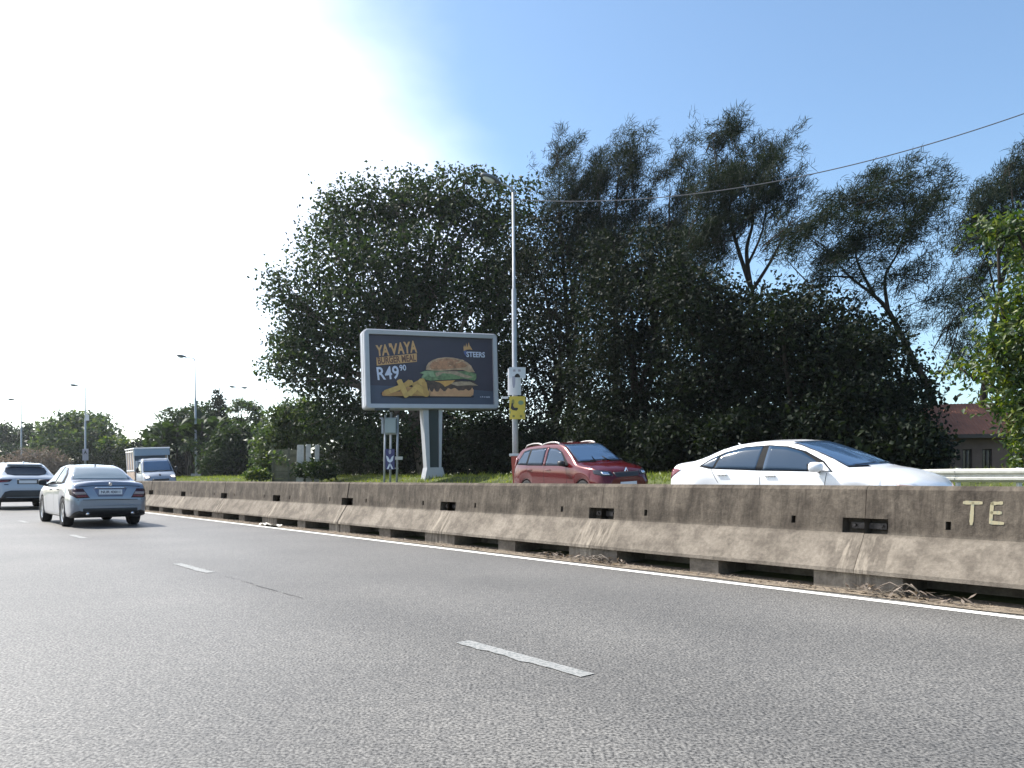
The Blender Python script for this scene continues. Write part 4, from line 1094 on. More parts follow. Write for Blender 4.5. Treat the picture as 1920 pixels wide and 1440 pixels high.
casuarina("casuarina leaning left on a long bare slanting trunk above the sedan's bonnet", on_ground(1765, 33), None,
          [([(1775, 880), (1745, 740), (1715, 680), (1670, 590), (1640, 555), (1595, 520), (1560, 480)], .20, .05), ([(1665, 580), (1660, 520), (1685, 470), (1700, 420)], .09, .03), ([(1640, 555), (1605, 480), (1620, 420)], .08, .03), ([(1715, 680), (1760, 700), (1790, 640), (1800, 600)], .06, .03), ([(1600, 520), (1540, 520), (1490, 545)], .05, .02)],
          [(1620, 375, 62, 55), (1680, 360, 50, 45), (1740, 370, 45, 40), (1560, 410, 50, 45), (1510, 440, 45, 42), (1470, 480, 32, 32), (1640, 450, 80, 48), (1720, 440, 55, 50), (1560, 490, 75, 42), (1660, 330, 45, 30), (1620, 530, 40, 26), (1690, 520, 50, 26), (1520, 545, 36, 22), (1740, 560, 30, 26), (1690, 610, 36, 20), (1480, 420, 20, 26)], 33, 105, 2300, lean=(0.55, 0, 0.6), strand=(0.22, 0.45))
casuarina("casuarina with a pointed top at the right edge behind the bright green tree", on_ground(1835, 36), None,
          [([(1830, 890), (1845, 740), (1858, 640), (1872, 560), (1890, 480), (1900, 400), (1893, 330)], .2, .04), ([(1868, 590), (1835, 540), (1805, 500)], .07, .03), ([(1885, 500), (1920, 440), (1935, 380)], .08, .03), ([(1870, 570), (1850, 480), (1840, 420)], .06, .02)],
          [(1893, 300, 22, 40), (1880, 360, 50, 45), (1840, 390, 42, 42), (1920, 350, 40, 60), (1815, 460, 40, 45), (1870, 440, 50, 40), (1800, 530, 40, 40), (1930, 440, 50, 50), (1780, 600, 34, 40), (1830, 590, 24, 24), (1790, 420, 26, 22), (1800, 670, 36, 36), (1900, 480, 40, 30)], 36, 106, 2500, strand=(0.22, 0.45))

# sunlit tree at the right edge, in front of the guard rail's far side
tree("green_tree", "bright sunlit green tree leaning in at the right edge above the guard rail", "tree", on_ground(2010, 18.9),
     [(1905, 430, 62, 26), (1870, 425, 40, 14), (1945, 470, 60, 50), (1925, 560, 40, 60), (1900, 640, 52, 50), (1930, 700, 70, 60), (1880, 690, 42, 38), (1918, 765, 40, 30), (1875, 570, 30, 20), (1850, 640, 26, 14), (1940, 620, 60, 70), (1950, 790, 60, 60), (1860, 760, 34, 12), (1800, 690, 26, 14, 2), (2000, 600, 70, 120), (2000, 450, 60, 60)],
     18.6, 12000, (0.12, 0.23), 0.42, M['leaf_sun'], M['wood'], 0.16, 0.5, 61, per=9, clump=0.26, droop=0.5, twig=3)
tree("green_shrub", "leafy bright green shrub rising behind the guard rail at the right edge", "shrub", on_ground(1915, 20.6),
     [(1932, 850, 30, 40), (1905, 886, 20, 14), (1945, 880, 40, 40), (1935, 800, 22, 30)], 20.6, 1500, (0.13, 0.24), 0.45, M['leaf_sun'], M['wood'], 0.04, 0.3, 62, per=8, clump=0.2, droop=0.5)

# undergrowth at the feet of the trees: separate shrubs
shr = [(690, 52, 850, 90, 55), (815, 50, 850, 80, 55), (930, 44, 840, 80, 60), (1040, 40, 845, 90, 60), (1150, 36.5, 840, 90, 65), (1270, 34, 835, 90, 70), (1400, 31.5, 830, 95, 75), (1530, 30, 830, 90, 75), (1650, 28.5, 830, 80, 70), (1725, 28, 850, 34, 48)]
wher = ["between the mossy wall and the electricity box", "behind the billboard post", "behind the red bin", "behind the red car's rear half", "behind the red car's bonnet", "between the red car and the white sedan", "behind the white sedan's boot", "behind the white sedan's roof", "behind the white sedan's windscreen", "left of the red roofed house"]
for i, (px, dep, py, rx, ry) in enumerate(shr):
    tree("dark_shrub", "dark leafy undergrowth shrub in deep shade " + wher[i], "shrub", on_ground(px, dep), [(px - rx * .4, py, rx * .6, ry * .8), (px + rx * .4, py + 4, rx * .6, ry * .75), (px, py - ry * .35, rx * .5, ry * .6)],
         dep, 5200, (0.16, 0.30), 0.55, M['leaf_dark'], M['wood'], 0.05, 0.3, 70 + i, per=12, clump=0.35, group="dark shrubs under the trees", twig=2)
# left of the billboard: lit bush, banana grove, trees in the distance
tree("leafy_bush", "lit green bush spilling out at the left foot of the fig tree", "shrub", on_ground(535, 52), [(530, 790, 34, 26), (560, 770, 34, 28), (510, 825, 30, 26), (590, 800, 40, 34), (495, 860, 22, 28), (545, 820, 34, 24), (518, 860, 9, 12, -5.5)], 52, 6500, (0.2, 0.42), 0.5, M['leaf_mid'], M['wood'], 0.07, 0.3, 91, per=10, clump=0.36)
tree("dark_shrub", "low dark shrub hiding the feet of the pale sheets beside the mossy wall", "shrub", on_ground(582, 45.8), [(566, 882, 16, 12), (590, 878, 18, 15), (612, 882, 18, 14)], 45.8, 2400, (0.14, 0.28), 0.5, M['leaf_fig'], M['wood'], 0.03, 0.3, 93, per=9, clump=0.2, group="dark shrubs under the trees", twig=2)
tree("low_bush", "small bright bush on the grass at the left end of the verge", "shrub", on_ground(482, 47), [(482, 888, 16, 10), (470, 892, 10, 7), (497, 893, 12, 6)], 47, 900, (0.14, 0.3), 0.5, M['leaf_sun'], M['wood'], 0.03, 0.3, 92, per=8, clump=0.16)

def banana(px, dep, top, lab, seed, n=11, rx=30):
    """Wild banana: fans of big paddle leaves on stalks."""
    rng = random.Random(seed); base = on_ground(px, dep)
    root = empty("wild_banana", base, lab, "banana plant", "wild bananas behind the far carriageway")
    H = P(0, top, dep).z - base.z; W = rx * dep / FPX
    st = MB(); lf = MB()
    for s in range(4):
        bx, by = rng.uniform(-.6, .6) * W, rng.uniform(-.5, .5) * W; hh = H * rng.uniform(.52, .74)
        st.tube([(bx * .6, by * .6, -.2), (bx * .8, by, hh * .5), (bx, by, hh)], [.16, .13, .10], 7)
        for k in range(n + 5):
            a = rng.uniform(0, 6.283); el = rng.uniform(.7, 1.45); L = rng.uniform(.24, .42) * H; w = L * rng.uniform(.15, .23)
            d = Vector((math.cos(a) * math.cos(el), math.sin(a) * math.cos(el), math.sin(el))); side = d.cross(Vector((0, 0, 1))).normalized()
            nn = 7; prev = None; p0 = Vector((bx, by, hh * rng.uniform(.35, 1.0)))
            for i in range(nn + 1):
                u = i / nn; c = p0 + d * L * u + Vector((0, 0, -1)) * (u * u * L * rng.uniform(.30, .36)) + Vector((math.cos(a), math.sin(a), 0)) * u * u * L * .12
                ww = w * max(0.0, math.sin(math.pi * min(1, max(0, (u - .22) / .78)) ** .8)) * rng.uniform(.75, 1.05) + .02
                q = (c + side * ww + Vector((0, 0, ww * .3)), c, c - side * ww + Vector((0, 0, ww * .3)))
                if prev:
                    lf.poly((prev[0], prev[1], q[1], q[0])); lf.poly((prev[1], prev[2], q[2], q[1]))
                prev = q
    st.build("stem", M['wood'], root, smooth=True)
    lf.build("leaf_fan", M['leaf_banana'], root)
GRN = "clumps"
for i, (px, dep, top, lab, rx) in enumerate([(290, 80, 800, "low wild banana above the white truck's cab", 34), (325, 76, 768, "wild banana left of the street lamp beside the truck", 34), (352, 79, 752, "tall wild banana directly left of the lamp pole beside the truck", 26), (385, 78, 752, "tall wild banana directly right of the lamp pole beside the truck", 28), (420, 82, 790, "wild banana right of the lamp pole, below the conical tree", 30)]):
    banana(px, dep, top, lab, 20 + i, 10, rx)
tree("conical_tree", "dark conical tree with a pointed tip above the wild bananas", "tree", on_ground(410, 88), [(408, 742, 4.5, 12), (409, 760, 8, 14), (413, 785, 15, 22), (417, 815, 20, 26), (418, 850, 22, 30)], 88, 5200, (0.25, 0.5), 0.4, M['leaf_dark'], M['wood'], 0.16, 0.5, 111, per=12, clump=0.32, twig=2)
tree("thin_tree", "thin open topped tree right of the conical tree", "tree", on_ground(452, 84), [(437, 768, 14, 6), (452, 757, 20, 6), (472, 765, 18, 7), (482, 785, 9, 22), (450, 790, 16, 8), (492, 790, 6, 18)], 84, 1500, (0.3, 0.6), 0.35, M['leaf_mid'], M['wood'], 0.14, 0.7, 112, per=8, clump=0.32, twig=2)
tree("roadside_tree", "bushy grey-green tree between the truck and the fig tree, right of the bananas", "tree", on_ground(465, 74), [(440, 820, 36, 26), (480, 830, 34, 34), (455, 860, 44, 34), (410, 860, 36, 34), (500, 866, 24, 28)], 74, 8000, (0.25, 0.5), 0.5, M['leaf_fig'], M['wood'], 0.16, 0.4, 113, per=12, clump=0.45)
tree("roadside_tree", "dark leafy tree filling the gap behind the wild bananas, right of the truck", "tree", on_ground(355, 92), [(300, 815, 30, 24), (335, 795, 34, 30), (375, 785, 36, 32), (400, 815, 36, 34), (340, 835, 50, 34), (440, 815, 34, 30)], 92, 9000, (0.3, 0.6), 0.5, M['leaf_fig'], M['wood'], 0.18, 0.4, 121, per=12, clump=0.5)
tree("roadside_tree", "dark low tree behind the white truck", "tree", on_ground(290, 86), [(265, 850, 34, 26), (310, 850, 40, 34), (350, 865, 34, 30), (285, 870, 44, 26), (245, 858, 22, 22)], 86, 7000, (0.25, 0.5), 0.5, M['leaf_dark'], M['wood'], 0.16, 0.4, 114, per=12, clump=0.45)
tree("roadside_tree", "rounded tree with loose twigs on top, above the silver sedan", "tree", on_ground(150, 118), [(150, 797, 42, 22), (110, 808, 36, 24), (190, 812, 32, 24), (150, 835, 62, 30), (95, 838, 34, 26), (210, 845, 24, 26), (175, 785, 26, 10), (128, 783, 22, 10), (222, 815, 8, 8)], 118, 9500, (0.4, 0.8), 0.5, M['leaf_mid'], M['wood'], 0.25, 0.4, 115, per=11, clump=0.55, twig=2)
tree("roadside_tree", "greyish tree at the left edge behind the white SUV", "tree", on_ground(25, 145), [(20, 822, 46, 22), (62, 818, 28, 22), (-30, 820, 44, 28), (30, 850, 60, 26), (5, 800, 22, 6)], 145, 7000, (0.5, 0.9), 0.5, M['leaf_fig'], M['wood'], 0.25, 0.4, 116, per=11, clump=0.65, twig=2)
tree("dry_shrub", "pinkish dry shrub bank behind the white SUV, under the furthest lamp", "shrub", on_ground(62, 100), [(20, 868, 34, 16), (62, 856, 34, 18), (98, 862, 28, 20), (55, 876, 50, 14), (115, 878, 24, 14)], 100, 4200, (0.25, 0.6), 0.25, M['leaf_dry'], M['wood2'], 0.08, 0.3, 117, per=9, clump=0.42, twig=2)
tree("dark_shrub", "dark shrub directly above the silver sedan's roof", "shrub", on_ground(185, 104), [(165, 872, 40, 22), (215, 868, 36, 28), (130, 884, 34, 14), (95, 890, 40, 12)], 104, 5200, (0.3, 0.6), 0.5, M['leaf_dark'], M['wood'], 0.08, 0.3, 118, per=11, clump=0.45, group="dark shrubs under the trees", twig=2)
tree("yellowing_tree", "small yellow green tree between the rounded tree and the truck", "tree", on_ground(225, 110), [(215, 828, 22, 8), (232, 838, 14, 12), (205, 838, 18, 10)], 109, 1500, (0.35, 0.8), 0.4, M['leaf_sun'], M['wood'], 0.08, 0.4, 119, per=9, clump=0.4, twig=2)
tree("young_tree", "small sprouting green tree overlapping the lamp pole beside the truck", "tree", on_ground(352, 75), [(358, 828, 9, 7), (350, 840, 10, 5), (366, 836, 7, 6)], 75, 420, (0.2, 0.45), 0.4, M['leaf_mid'], M['wood2'], 0.05, 0.7, 120, per=7, clump=0.22, twig=1)

# low tangle behind the shrubs, closing the view at ground level
def tangle():
    rng = np.random.default_rng(15); bl = []
    for t in np.arange(-8, 130, 2.2):
        d = 28.5 + rng.uniform(-1, 1.5); h = rng.uniform(1.6, 2.8)
        if t < 14: continue
        p = R(t, d, 1.2 + h * .4); bl.append((p.x, p.y, p.z, 1.9, 1.9, h * .62))
    C, A = crown_points(rng, bl, 30000, 0.45, 12); Dr = unit(A * .8 + rng.normal(size=A.shape) * .8)
    V, F = leaf_geo(rng, C, Dr, (0.22, 0.45), 0.6)
    tag(link("undergrowth", mesh_np("undergrowth", V, F), M['leaf_dark']), "dark tangled undergrowth between the tree trunks", "undergrowth", kind='stuff')
tangle()
# far wood that reads as one mass behind everything
def woods():
    rng = np.random.default_rng(5); bl = []
    for t in np.arange(-18, 300, 4.5):
        d = 41 + rng.uniform(-2, 5) + (2 if t < 40 else 0); h = (5.2 + rng.uniform(-.8, 1.6)) * (1.0 if t < 45 else 1.15)
        if t < 12: h *= 0.85
        p = R(t, d, 1.3 + h * .45); bl.append((p.x, p.y, p.z, 3.6, 3.6, h * .55))
    for d in np.arange(-260, 60, 9.0):            # the same wood closing the view where the road runs out of sight
        p = R(430 + rng.uniform(-15, 25), d, 3.5); bl.append((p.x, p.y, p.z, 7.0, 7.0, 5.0 + rng.uniform(-1, 3)))
    C, A = crown_points(rng, bl, 75000, 0.7, 14)
    Dr = unit(A * .8 + rng.normal(size=A.shape) * .8)
    V, F = leaf_geo(rng, C, Dr, (0.35, 0.8), 0.6)
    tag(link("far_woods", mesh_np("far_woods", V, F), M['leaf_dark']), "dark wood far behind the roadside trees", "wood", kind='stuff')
woods()
# grass on the verge
def grass():
    rng = np.random.default_rng(6); n = 30000
    t = rng.uniform(-6, 95, n) ; d = rng.uniform(19.3, 24.6, n)
    h = rng.uniform(0.05, 0.16, n) * (1 + 0.8 * (np.sin(t * 1.3 + d) > .6))
    X = U.x * t + N.x * d; Y = U.y * t + N.y * d; Z = np.interp(d, GD, GZ) - 0.02
    a = rng.uniform(0, 6.283, n); w = rng.uniform(.012, .03, n); lx, ly = rng.normal(0, .5, n) * h, rng.normal(0, .5, n) * h
    V = np.stack([np.stack([X - np.cos(a) * w, Y - np.sin(a) * w, Z], 1), np.stack([X + np.cos(a) * w, Y + np.sin(a) * w, Z], 1), np.stack([X + lx, Y + ly, Z + h], 1)], 1).reshape(-1, 3)
    F = np.arange(n * 3).reshape(-1, 3)
    tag(link("verge_grass", mesh_np("verge_grass", V, F), M['grass']), "sunlit grass on the verge in front of the billboard", "grass", kind='stuff')
grass()

# ------------------------------------------------------------------ vehicles
def pchip(keys):
    xs = np.array([k[0] for k in keys], float); ys = np.array([k[1] for k in keys], float)
    h = np.diff(xs); dl = np.diff(ys) / h; m = np.zeros(len(xs))
    for i in range(1, len(xs) - 1):
        if dl[i - 1] * dl[i] > 0:
            w1, w2 = 2 * h[i] + h[i - 1], h[i] + 2 * h[i - 1]; m[i] = (w1 + w2) / (w1 / dl[i - 1] + w2 / dl[i])
    m[0], m[-1] = dl[0], dl[-1]
    def f(x):
        x = min(max(x, xs[0]), xs[-1]); i = min(int(np.searchsorted(xs, x, side='right')) - 1, len(xs) - 2); t = (x - xs[i]) / h[i]
        return ((2 * t ** 3 - 3 * t ** 2 + 1) * ys[i] + (t ** 3 - 2 * t ** 2 + t) * h[i] * m[i] + (-2 * t ** 3 + 3 * t ** 2) * ys[i + 1] + (t ** 3 - t ** 2) * h[i] * m[i + 1])
    return f
class Car:
    """Body local frame: x forward from the rear bumper, y left, z up, z = 0 at the ground."""
    def __init__(s, name, label, cat, S, paint, loc, rotz, roll=0.0, group=None):
        s.S, s.L = S, S['L']; s.paint = paint
        s.root = empty(name, (0, 0, 0), label, cat, group)
        s.root.matrix_world = Matrix.Translation(loc) @ Matrix.Rotation(rotz, 4, 'Z') @ Matrix.Rotation(roll, 4, 'X')
        F = {k: pchip(S[k]) for k in ('w', 'wsh', 'zsh', 'ze', 'wr', 'zt')}; s.F = F
        zb = pchip(S['zb']); zs = S['zs']; R_ = S['arch']
        def arch(x):
            z = 0
            for c in S['axles']:
                if abs(x - c) < R_: z = max(z, S['r'] + math.sqrt(R_ * R_ - (x - c) ** 2) * 0.98)
            return z
        xs = list(np.linspace(0, s.L, 100)) + list(np.linspace(0, .30, 14)) + list(np.linspace(s.L - .35, s.L, 14))
        for c in S['axles']: xs += list(c + R_ * np.cos(np.linspace(0, math.pi, 17))) + [c - R_ - .004, c + R_ + .004]
        xs = sorted(set(round(x, 4) for x in xs if 0 <= x <= s.L))
        bm = bmesh.new(); rings = []; s.kseg = []
        for x in xs:
            w, wsh, zsh, ze, wr, zt = (F[k](x) for k in ('w', 'wsh', 'zsh', 'ze', 'wr', 'zt'))
            b = zb(x); a = arch(x); zl = max(zs, b + .02); zl = max(zl, a); b = max(b, a - .02)
            ze = max(ze, zsh + .004); zt = max(zt, ze + .003); zl = min(zl, zsh - .12)
            zm = max(zl + .05, zl + (zsh - zl) * .52)
            c = [(0, b), (w * .86, b), (w - .025, zl), (w, zm), (wsh, zsh), (wr, ze), (wr * .62, ze + (zt - ze) * .72), (0, zt)]
            pts = []; 
            for i in range(len(c) - 1):
                if i < 2: n, lin = 1, True
                else: n, lin = (6 if i > 2 else 4), False
                p1, p2 = c[i], c[i + 1]; p0 = c[i - 1] if i > 2 else (2 * p1[0] - p2[0], 2 * p1[1] - p2[1]); p3 = c[i + 2] if i + 2 < len(c) else (-c[-2][0], c[-2][1])
                for k in range(n):
                    t = k / n
                    if lin: q = (p1[0] + (p2[0] - p1[0]) * t, p1[1] + (p2[1] - p1[1]) * t)
                    else:
                        q = tuple(.5 * (2 * p1[j] + (p2[j] - p0[j]) * t + (2 * p0[j] - 5 * p1[j] + 4 * p2[j] - p3[j]) * t * t + (3 * p1[j] - p0[j] - 3 * p2[j] + p3[j]) * t ** 3) * 1.0 for j in (0, 1))
                        q = (q[0] * .72 + .28 * (p1[0] + (p2[0] - p1[0]) * t), q[1] * .72 + .28 * (p1[1] + (p2[1] - p1[1]) * t))
                    pts.append(q)
            pts.append(c[-1])
            ring = [bm.verts.new((x, y, z)) for y, z in pts] + [bm.verts.new((x, -y, z)) for y, z in reversed(pts[1:-1])]
            rings.append(ring)
        n = len(rings[0])
        for a, b in zip(rings[:-1], rings[1:]):
            for k in range(n):
                f = bm.faces.new((a[k], a[(k + 1) % n], b[(k + 1) % n], b[k])); f.smooth = True
                if k in (0, 1, n - 1, n - 2): f.material_index = 1
        for r in (rings[0], rings[-1]):
            f = bm.faces.new(r); f.material_index = 0
        bmesh.ops.recalc_face_normals(bm, faces=bm.faces)
        s.bvh = BVHTree.FromBMesh(bm)
        me = bpy.data.meshes.new("body"); bm.to_mesh(me); bm.free()
        s.body = link("body", me, [paint, M['plastic']], s.root)
    def cast(s, axis, u, v, side=1):
        if axis == 'side': o, d = Vector((u, 3 * side, v)), Vector((0, -side, 0)); near = Vector((u, .8 * side, v))
        elif axis == 'rear': o, d = Vector((-3, u, v)), Vector((1, 0, 0)); near = Vector((0, u, v))
        elif axis == 'front': o, d = Vector((s.L + 3, u, v)), Vector((-1, 0, 0)); near = Vector((s.L, u, v))
        else: o, d = Vector((u, v, 5)), Vector((0, 0, -1)); near = Vector((u, v, 1.4))
        h, nn, i, dist = s.bvh.ray_cast(o, d)
        lx = getattr(s, 'lastx', None)
        if axis in ('rear', 'front') and lx is not None: near.x = lx
        jump = h is not None and lx is not None and axis in ('rear', 'front') and abs(h.x - lx) > .5
        if h is None or jump: h, nn, i, dist = s.bvh.find_nearest(near)
        s.lastx = h.x
        if nn.dot(d) > 0: nn = -nn
        return h, nn
    def patch(s, name, poly, axis, mat, off=0.006, side=1, nu=14, nv=6, parent=None, skirt=0.014, smooth=True):
        """A panel of outline poly (monotone in its first coordinate) laid on the body and standing off proud of it."""
        cu = sum(p[0] for p in poly) / len(poly); cv = sum(p[1] for p in poly) / len(poly); s.lastx = None
        s.midx = s.cast(axis, cu, cv, side)[0].x
        us = sorted(set([round(p[0], 5) for p in poly] + [round(x, 5) for x in np.linspace(min(p[0] for p in poly), max(p[0] for p in poly), nu)]))
        def span(u):
            r = []
            for a, b in zip(poly, poly[1:] + poly[:1]):
                if min(a[0], b[0]) - 1e-6 <= u <= max(a[0], b[0]) + 1e-6:
                    if abs(a[0] - b[0]) < 1e-6: r += [a[1], b[1]]
                    else: r.append(a[1] + (b[1] - a[1]) * (u - a[0]) / (b[0] - a[0]))
            return min(r), max(r)
        V, Fc = [], []; low = []
        for u in us:
            lo, hi = span(u); s.lastx = s.midx if axis in ('rear', 'front') else None
            for j in range(nv + 1):
                h, nn = s.cast(axis, u, lo + (hi - lo) * j / nv, side)
                V.append(h + nn * off); low.append(h + nn * (off - skirt))
        s.lastx = None; k = nv + 1; nu_ = len(us)
        for i in range(nu_ - 1):
            for j in range(nv): Fc.append((i * k + j, (i + 1) * k + j, (i + 1) * k + j + 1, i * k + j + 1))
        loop = [i * k for i in range(nu_)] + [(nu_ - 1) * k + j for j in range(1, k)] + [i * k + nv for i in range(nu_ - 2, -1, -1)] + [j for j in range(nv - 1, 0, -1)]
        b = len(V); V += [low[i] for i in loop]; m_ = len(loop)
        for i in range(m_): Fc.append((loop[i], loop[(i + 1) % m_], b + (i + 1) % m_, b + i))
        me = bpy.data.meshes.new(name); me.from_pydata([tuple(v) for v in V], [], Fc); me.update()
        o = link(name, me, mat, parent or s.root)
        bm = bmesh.new(); bm.from_mesh(me); bmesh.ops.remove_doubles(bm, verts=bm.verts, dist=2e-5)
        bmesh.ops.recalc_face_normals(bm, faces=bm.faces)
        c = bm.faces[:] and sum((f.normal.dot((f.calc_center_median() - Vector((s.L / 2, 0, .6)))) for f in bm.faces)) or 1
        if c < 0: bmesh.ops.reverse_faces(bm, faces=bm.faces)
        for f in bm.faces: f.smooth = smooth
        bm.to_mesh(me); bm.free()
        return o
    def both(s, name, poly, mat, **kw):
        return [s.patch(name, poly, 'side', mat, side=sd, **kw) for sd in (1, -1)]
    def wheels(s, spokes=5, rim=None):
        S = s.S
        for x in S['axles']:
            for sd in (1, -1):
                y = sd * (S['track']); r = S['r']; w = S.get('tw', .11)
                prof = [(r - .10, -w * .9), (r - .02, -w), (r, -w * .75), (r, w * .75), (r - .02, w), (r - .10, w * .9)]
                mb = MB(); n = 28; b0_ = 0
                for k in range(n):
                    a = 2 * math.pi * k / n
                    for (rr, yy) in prof: mb.v.append((x + rr * math.cos(a), y + yy, r + rr * math.sin(a)))
                m_ = len(prof)
                for k in range(n):
                    for j in range(m_ - 1): mb.f.append((k * m_ + j, k * m_ + j + 1, ((k + 1) % n) * m_ + j + 1, ((k + 1) % n) * m_ + j)); mb.m.append(0)
                wh = mb.build("wheel", M['tyre'], s.root, smooth=True)
                mb = MB(); yo = y + sd * w * .72; ri = r - .095
                for k in range(n):
                    a, a2 = 2 * math.pi * k / n, 2 * math.pi * (k + 1) / n
                    q = lambda rr, an, yy: (x + rr * math.cos(an), yy, r + rr * math.sin(an))
                    mb.poly((q(ri, a, yo + sd * .015), q(ri, a2, yo + sd * .015), q(ri - .03, a2, yo), q(ri - .03, a, yo)))
                    mb.poly((q(ri - .03, a, yo), q(ri - .03, a2, yo), q(ri - .03, a2, yo - sd * .08), q(ri - .03, a, yo - sd * .08)))
                for k in range(spokes):
                    a = 2 * math.pi * k / spokes + .3; ca, sa = math.cos(a), math.sin(a)
                    for (r0, r1, w0, w1) in ((.03, ri - .01, .035, .05),):
                        t = (-sa, ca)
                        p = [(x + ca * r0 + t[0] * w0, yo - sd * .005, r + sa * r0 + t[1] * w0), (x + ca * r1 + t[0] * w1, yo, r + sa * r1 + t[1] * w1), (x + ca * r1 - t[0] * w1, yo, r + sa * r1 - t[1] * w1), (x + ca * r0 - t[0] * w0, yo - sd * .005, r + sa * r0 - t[1] * w0)]
                        mb.poly(p)
                mb.tube([(x, yo - sd * .03, r), (x, yo + sd * .005, r)], .06, 10)
                mb.build("rim", rim or M['rim'], wh)
                mb = MB(); mb.tube([(x, yo - sd * .09, r), (x, yo - sd * .06, r)], ri - .02, 20); mb.build("brake_disc", M['rust'], wh)
    def mirror(s, x, z, y, paint, sz=(.13, .20, .13)):
        for sd in (1, -1):
            bm = bmesh.new(); bmesh.ops.create_uvsphere(bm, u_segments=16, v_segments=10, radius=1)
            for v in bm.verts:
                c = v.co; k = 1.0 if c.x > 0 else 0.35
                c.x *= sz[0] * k; c.y = math.copysign(abs(c.y) ** .75, c.y) * sz[1] * .5; c.z = math.copysign(abs(c.z) ** .75, c.z) * sz[2] * .5
            mb = MB(); cy = sd * (y + sz[1] * .5)
            mb.addbm(bm, Matrix.Translation((x, cy, z)))
            o = mb.build("mirror", paint, s.root, smooth=True)
            mb = MB(); mb.tube([(x + .02, sd * (y - .06), z - .07), (x + .01, sd * (y + .02), z - .065), (x, cy, z - .045)], [.035, .03, .03], 8); mb.build("mirror_arm", M['plastic'], o, smooth=True)
            mb = MB(); mb.box((x - sz[0] * .33, cy, z), (.012, sz[1] * .8, sz[2] * .72), bev=.004); mb.build("mirror_glass", M['glass'], o)
    def seam(s, pts, side, w=.005):
        poly_ = None
        for (a, b) in zip(pts[:-1], pts[1:]):
            n = 5; mb = MB(); q0 = None
            d = Vector((b[0] - a[0], b[1] - a[1])).normalized(); nn = (-d.y * w, d.x * w)
            for i in range(n + 1):
                u, v = a[0] + (b[0] - a[0]) * i / n, a[1] + (b[1] - a[1]) * i / n
                h1, n1 = s.cast('side', u + nn[0], v + nn[1], side); h2, n2 = s.cast('side', u - nn[0], v - nn[1], side)
                q = (h1 + n1 * .002, h2 + n2 * .002)
                if q0: mb.poly((q0[0], q0[1], q[1], q[0]))
                q0 = q
            mb.build("panel_gap", M['trim'], s.body)
    def handles(s, xs_, z, mat):
        for x, zz in zip(xs_, z):
            for sd in (1, -1):
                h, nn = s.cast('side', x, zz, sd)
                mb = MB(); mb.box(h + Vector((0, sd * .016, 0)), (.20, .03, .028), bev=.01); mb.build("door_handle", mat, s.root, smooth=True)
    def plate(s, axis, y0, y1, z0, z1, text=None):
        s.lastx = None
        hs = [s.cast(axis, y, z)[0].x for y in (y0, y1, 0) for z in (z0, z1)]
        x = min(hs) - .012 if axis == 'rear' else max(hs) + .012
        mb = MB(); mb.box((x, (y0 + y1) / 2, (z0 + z1) / 2), (.012, y1 - y0, z1 - z0), bev=.003)
        o = mb.build("number_plate", M['plate'], s.root)
        if text:
            t = text_mesh("plate_lettering", text, (y1 - y0) * .82, (z1 - z0) * .55, (0, 0), M['ink'], o, 0, 0, 0, .02)
            t.location = (x - .009 if axis == 'rear' else x + .009, (y0 + y1) / 2, (z0 + z1) / 2); t.rotation_euler = (0, 0, -math.pi / 2 if axis == 'rear' else math.pi / 2)
        return o
def rot_of(v): return math.atan2(v.y, v.x)
ROLL = math.atan(0.0525)

# --- silver sedan ahead of the viewer, seen from behind
S = dict(L=4.58, zs=.24, r=.325, arch=.375, axles=(1.02, 3.78), track=.765, tw=.115,
  zb=[(0, .36), (.25, .24), (.6, .20), (4.0, .20), (4.4, .24), (4.58, .34)],
  w=[(0, .70), (.06, .80), (.2, .86), (.5, .882), (1.2, .885), (3.8, .885), (4.2, .86), (4.45, .76), (4.58, .58)],
  wsh=[(0, .66), (.06, .76), (.2, .80), (.6, .83), (1.2, .855), (3.4, .855), (4.0, .82), (4.4, .68), (4.58, .5)],
  zsh=[(0, .60), (.05, .80), (.12, .90), (.4, .945), (.9, .965), (2, .94), (3.3, .93), (4.1, .80), (4.45, .66), (4.58, .5)],
  ze=[(0, .62), (.05, .83), (.10, .93), (.2, .985), (.5, 1.0), (.80, 1.02), (1.1, 1.16), (1.55, 1.335), (2.2, 1.385), (2.7, 1.355), (3.1, 1.16), (3.45, .975), (4.1, .84), (4.45, .69), (4.58, .52)],
  wr=[(0, .60), (.06, .70), (.2, .735), (.5, .745), (.85, .735), (1.2, .655), (1.6, .585), (2.3, .575), (2.75, .60), (3.45, .73), (4.1, .70), (4.45, .58), (4.58, .42)],
  zt=[(0, .64), (.02, .72), (.05, .90), (.085, .995), (.13, 1.035), (.5, 1.055), (.82, 1.065), (1.15, 1.235), (1.5, 1.375), (2.0, 1.437), (2.35, 1.445), (2.75, 1.41), (3.15, 1.20), (3.5, 1.0), (3.8, .96), (4.2, .86), (4.45, .73), (4.58, .54)])
c = Car("silver_sedan", "silver sedan with dark red tail lamps driving away on the near side of the barrier", "car", S, M['silver'], R(19.45 - 0.97, 4.08, 0), rot_of(U))
c.patch("rear_window", [(-.66, 1.075), (.66, 1.075), (.60, 1.20), (.49, 1.375), (-.49, 1.375), (-.60, 1.20)], 'rear', M['glass_sky_sheen'], .008, nu=16, nv=10)
c.patch("windscreen", [(-.70, 1.02), (.70, 1.02), (.55, 1.385), (-.55, 1.385)], 'front', M['screen'], .007, nu=16, nv=10)
c.both("window_surround", [(.95, .985), (1.25, .965), (3.12, .95), (2.98, 1.10), (2.62, 1.325), (2.2, 1.37), (1.65, 1.335), (1.3, 1.21)], M['trim'], off=.004, nu=26)
